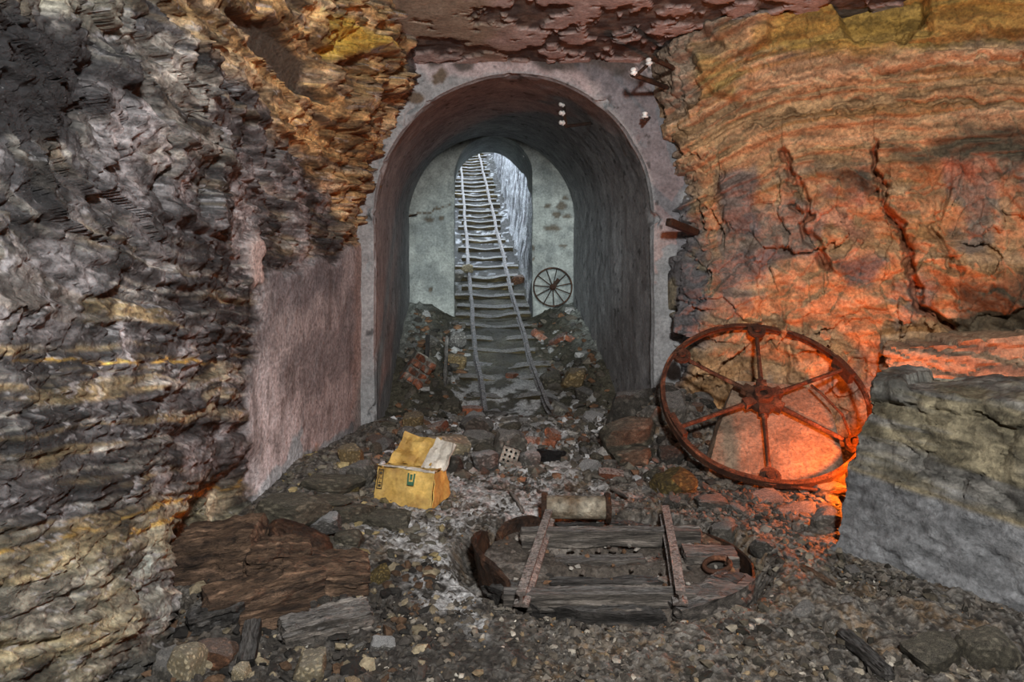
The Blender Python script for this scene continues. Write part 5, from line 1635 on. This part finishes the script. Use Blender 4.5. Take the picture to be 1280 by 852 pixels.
b0 = pix(840, 112, 5.45)
br = empty('insulator_bracket', b0, 'two rusty iron arms with white insulators in the rock beside the portal', 'bracket')
MB().tube([bl(790, 93, 5.0), bl(842, 112, 5.5)], 0.019, 6).build('arm', M['rust_dk'], br)
MB().tube([bl(814, 72, 4.95), bl(856, 92, 5.5)], 0.019, 6).build('arm', M['rust_dk'], br)
MB().tube([bl(792, 97, 5.02), bl(815, 76, 4.98)], 0.012, 6).build('cross_piece', M['rust_dk'], br)
insul(br, bl(793, 94, 5.0), (-0.3, -0.5, 1), 0.9); insul(br, bl(812, 82, 4.97), (-0.3, -0.5, 1), 0.9)

b0 = pix(806, 148, 5.45)
br = empty('wall_insulator', b0, 'single white insulator on a peg in the rock beside the portal', 'insulator')
MB().tube([bl(806, 149, 5.36), bl(812, 147, 5.62)], 0.012, 6).build('peg', M['rust_dk'], br)
insul(br, bl(806, 149, 5.38), (0, -0.1, 1), 0.95)

b0 = pix(655, 190, 9.75)
br = empty('insulator_bracket', b0, 'iron bracket with three tiny insulators inside the small arch', 'bracket')
MB().tube([bl(655, 180, 9.75), bl(661, 198, 9.75)], 0.014, 6).build('upright', M['rust_dk'], br)
for q_ in ((654, 183), (656, 189), (658, 195)): insul(br, bl(q_[0] + 1, q_[1], 9.75), (-1, -0.3, 0.1), 1.0)

p0 = pix(836, 277, 5.15); p1 = pix(876, 293, 5.6)
beam('iron_bar', p0, p1, 0.05, 0.05, M['rust_dk'], None, 611, 0.05, 0.004, (20, 4, 4), 'rusty square iron bar sticking out of the right rock beside the portal', 'iron bar')
for (x0, y0, x1, y1, Y0, nm) in ((494, 195, 503, 194, 6.6, 'short iron peg in the left tunnel vault'), (512, 270, 521, 268, 9.3, 'short iron peg in the end wall above its crack')):
    a = pix(x0, y0, Y0 + (0.1 if Y0 > 9 else 0)); b = pix(x1, y1, Y0 - 0.08)
    tag(MB().tube([a - (b - a) * 0.6, b], 0.011, 6).build('wall_peg', M['rust_dk'], None), nm, 'peg')

# ------------------------------------------------------------------ gravel: beyond counting
def build_gravel():
    r = np.random.default_rng(5)
    n = 20000
    x = r.uniform(-1.35, 2.0, n); y = 1 / r.uniform(1 / 6.6, 1 / 2.15, n)
    s_ = 0.004 + 0.020 * r.random(n) ** 3.5
    keep = rT(x, y) > TT[2] + 0.02
    x, y, s_ = x[keep], y[keep], s_[keep]; n = len(x)
    z = G(x, y) + 0.004
    O = np.array([(1, 0, 0), (0, 1, 0), (-1, 0, 0), (0, -1, 0), (0, 0, 0.8), (0, 0, -0.8)], np.float32)
    V = O[None] * s_[:, None, None] * r.uniform(0.5, 1.3, (n, 6, 1)) + r.normal(0, 0.25, (n, 6, 3)) * s_[:, None, None]
    an = r.uniform(0, 6.28, n); c, s2 = np.cos(an)[:, None], np.sin(an)[:, None]
    V = np.stack([V[..., 0] * c - V[..., 1] * s2, V[..., 0] * s2 + V[..., 1] * c, V[..., 2]], -1) + np.stack([x, y, z], -1)[:, None]
    f = np.array([(0, 1, 4), (1, 2, 4), (2, 3, 4), (3, 0, 4), (1, 0, 5), (2, 1, 5), (3, 2, 5), (0, 3, 5)])
    Fc = (np.arange(n)[:, None, None] * 6 + f[None]).reshape(-1, 3)
    px, py = proj(x, y, z)
    tone = r.random((n, 1)) ** 2
    col = np.array((0.055, 0.048, 0.040)) * (1 - tone) + np.array((0.17, 0.15, 0.125)) * tone
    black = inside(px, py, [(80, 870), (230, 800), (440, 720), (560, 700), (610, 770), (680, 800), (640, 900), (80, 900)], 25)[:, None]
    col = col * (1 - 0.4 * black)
    col[(r.random(n) > 0.95) & (s_ < 0.009)] = (0.5, 0.48, 0.42); col[(r.random(n) > 0.97) & (s_ < 0.012)] = (0.3, 0.16, 0.06)
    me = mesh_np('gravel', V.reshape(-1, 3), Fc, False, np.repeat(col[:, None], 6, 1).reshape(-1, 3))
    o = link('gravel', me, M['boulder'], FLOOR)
    tag(o, 'fine gravel and stone crumbs', kind='stuff')


build_gravel()


def build_chips(n, xr, yr, sr, seed, tones, name='rubble_chips', label='small stone chips of the rubble heap', ok=None, zf=None, parent=None, flatten=1.0):
    r = np.random.default_rng(seed)
    bm = bmesh.new(); bmesh.ops.create_icosphere(bm, subdivisions=1, radius=1.0)
    D = np.array([v.co[:] for v in bm.verts], np.float32); f = np.array([[v.index for v in q.verts] for q in bm.faces]); bm.free()
    x = r.uniform(*xr, n); y = r.uniform(*yr, n)
    keep = (rT(x, y) > TT[2] + 0.05) if zf is None else (rT(x, y) < 0.56)
    if ok is not None: keep &= ok(x, y)
    x, y = x[keep], y[keep]; n = len(x)
    s_ = sr[0] + (sr[1] - sr[0]) * r.random(n) ** 2.5
    k = 7
    nn = r.normal(size=(n, k, 3)); nn /= np.linalg.norm(nn, axis=2, keepdims=True)
    h = r.uniform(0.45, 0.8, (n, k))
    dots = np.einsum('vc,nkc->nvk', D, nn)
    q = np.where(dots > 0.1, h[:, None] / np.maximum(dots, 0.1), 1.15).min(2)
    V = D[None] * q[..., None] * s_[:, None, None] * r.uniform((0.8, 0.6, 0.35), (1.4, 1.0, 0.8), (n, 1, 3)).reshape(n, 1, 3)
    an = r.uniform(0, 6.28, n); c, s2 = np.cos(an)[:, None], np.sin(an)[:, None]
    tl_ = r.normal(0, 0.35, n)[:, None]
    V = np.stack([V[..., 0], V[..., 1] * np.cos(tl_) - V[..., 2] * np.sin(tl_), V[..., 1] * np.sin(tl_) + V[..., 2] * np.cos(tl_)], -1)
    V = np.stack([V[..., 0] * c - V[..., 1] * s2, V[..., 0] * s2 + V[..., 1] * c, V[..., 2]], -1) + np.stack([x, y, (G(x, y) if zf is None else zf) + s_ * 0.3 + 0.004], -1)[:, None]
    if parent is not None: V = V - np.array(parent.location, np.float32)
    Fc = (np.arange(n)[:, None, None] * len(D) + f[None]).reshape(-1, 3)
    t = np.array(tones, np.float32)[r.integers(0, len(tones), n)] * r.uniform(0.6, 1.3, (n, 1))
    me = mesh_np(name, V.reshape(-1, 3), Fc, False, np.repeat(t[:, None], len(D), 1).reshape(-1, 3))
    o = link(name, me, M['boulder'], parent or FLOOR)
    tag(o, label, kind='stuff')


build_chips(2600, (-0.98, 1.05), (4.45, 6.6), (0.012, 0.055), 11, [(.5, .51, .52), (.16, .15, .13), (.10, .09, .075), (.13, .115, .09), (.22, .12, .07), (.30, .29, .27)])
build_chips(700, (-1.25, -0.3), (2.35, 3.25), (0.008, 0.04), 12, [(.03, .028, .025), (.02, .018, .016), (.10, .06, .035), (.05, .045, .04), (.25, .21, .14)], label='small dark chips of wood and stone by the timbers')
build_chips(500, (-1.3, -0.3), (3.3, 4.7), (0.01, 0.04), 13, [(.12, .11, .085), (.08, .075, .06), (.2, .18, .14), (.3, .24, .12)], label='small stone chips by the plaster wall')
build_chips(700, (0.85, 1.9), (3.6, 5.3), (0.01, 0.05), 14, [(.12, .10, .085), (.07, .06, .05), (.17, .15, .125)], label='small stone chips below the flywheel')
build_chips(700, (0.6, 1.9), (2.3, 3.6), (0.008, 0.035), 15, [(.05, .045, .035), (.03, .027, .02), (.10, .085, .06), (.25, .22, .17)], label='small dark stone chips right of the turntable', ok=lambda x, y: x < 1.55 + 0.75 * (3.4 - y))
TONES_G = [(.10, .09, .075), (.07, .065, .05), (.16, .14, .11), (.2, .11, .06), (.33, .33, .32)]
build_chips(1300, (-1.2, 0.95), (6.5, 9.2), (0.02, 0.08), 16, TONES_G, label='small rubble along the tunnel walls', ok=lambda x, y: (np.abs(x - np.interp(y, RY, RX)) > 0.42) & (np.abs(x - cxT(y)) < 1.0))
build_chips(1500, (-0.5, 1.7), (2.25, 2.95), (0.004, 0.022), 17, [(.04, .035, .03), (.09, .08, .065), (.14, .12, .095), (.2, .15, .09), (.34, .31, .26)], label='fine stone chips in front of the turntable')
build_chips(260, (-0.15, 1.05), (2.85, 3.9), (0.005, 0.026), 18, [(.05, .045, .04), (.12, .10, .085), (.3, .28, .25), (.16, .09, .05)], name='debris', label='crumbs and chips lying on the deck', zf=-0.02, parent=tt)
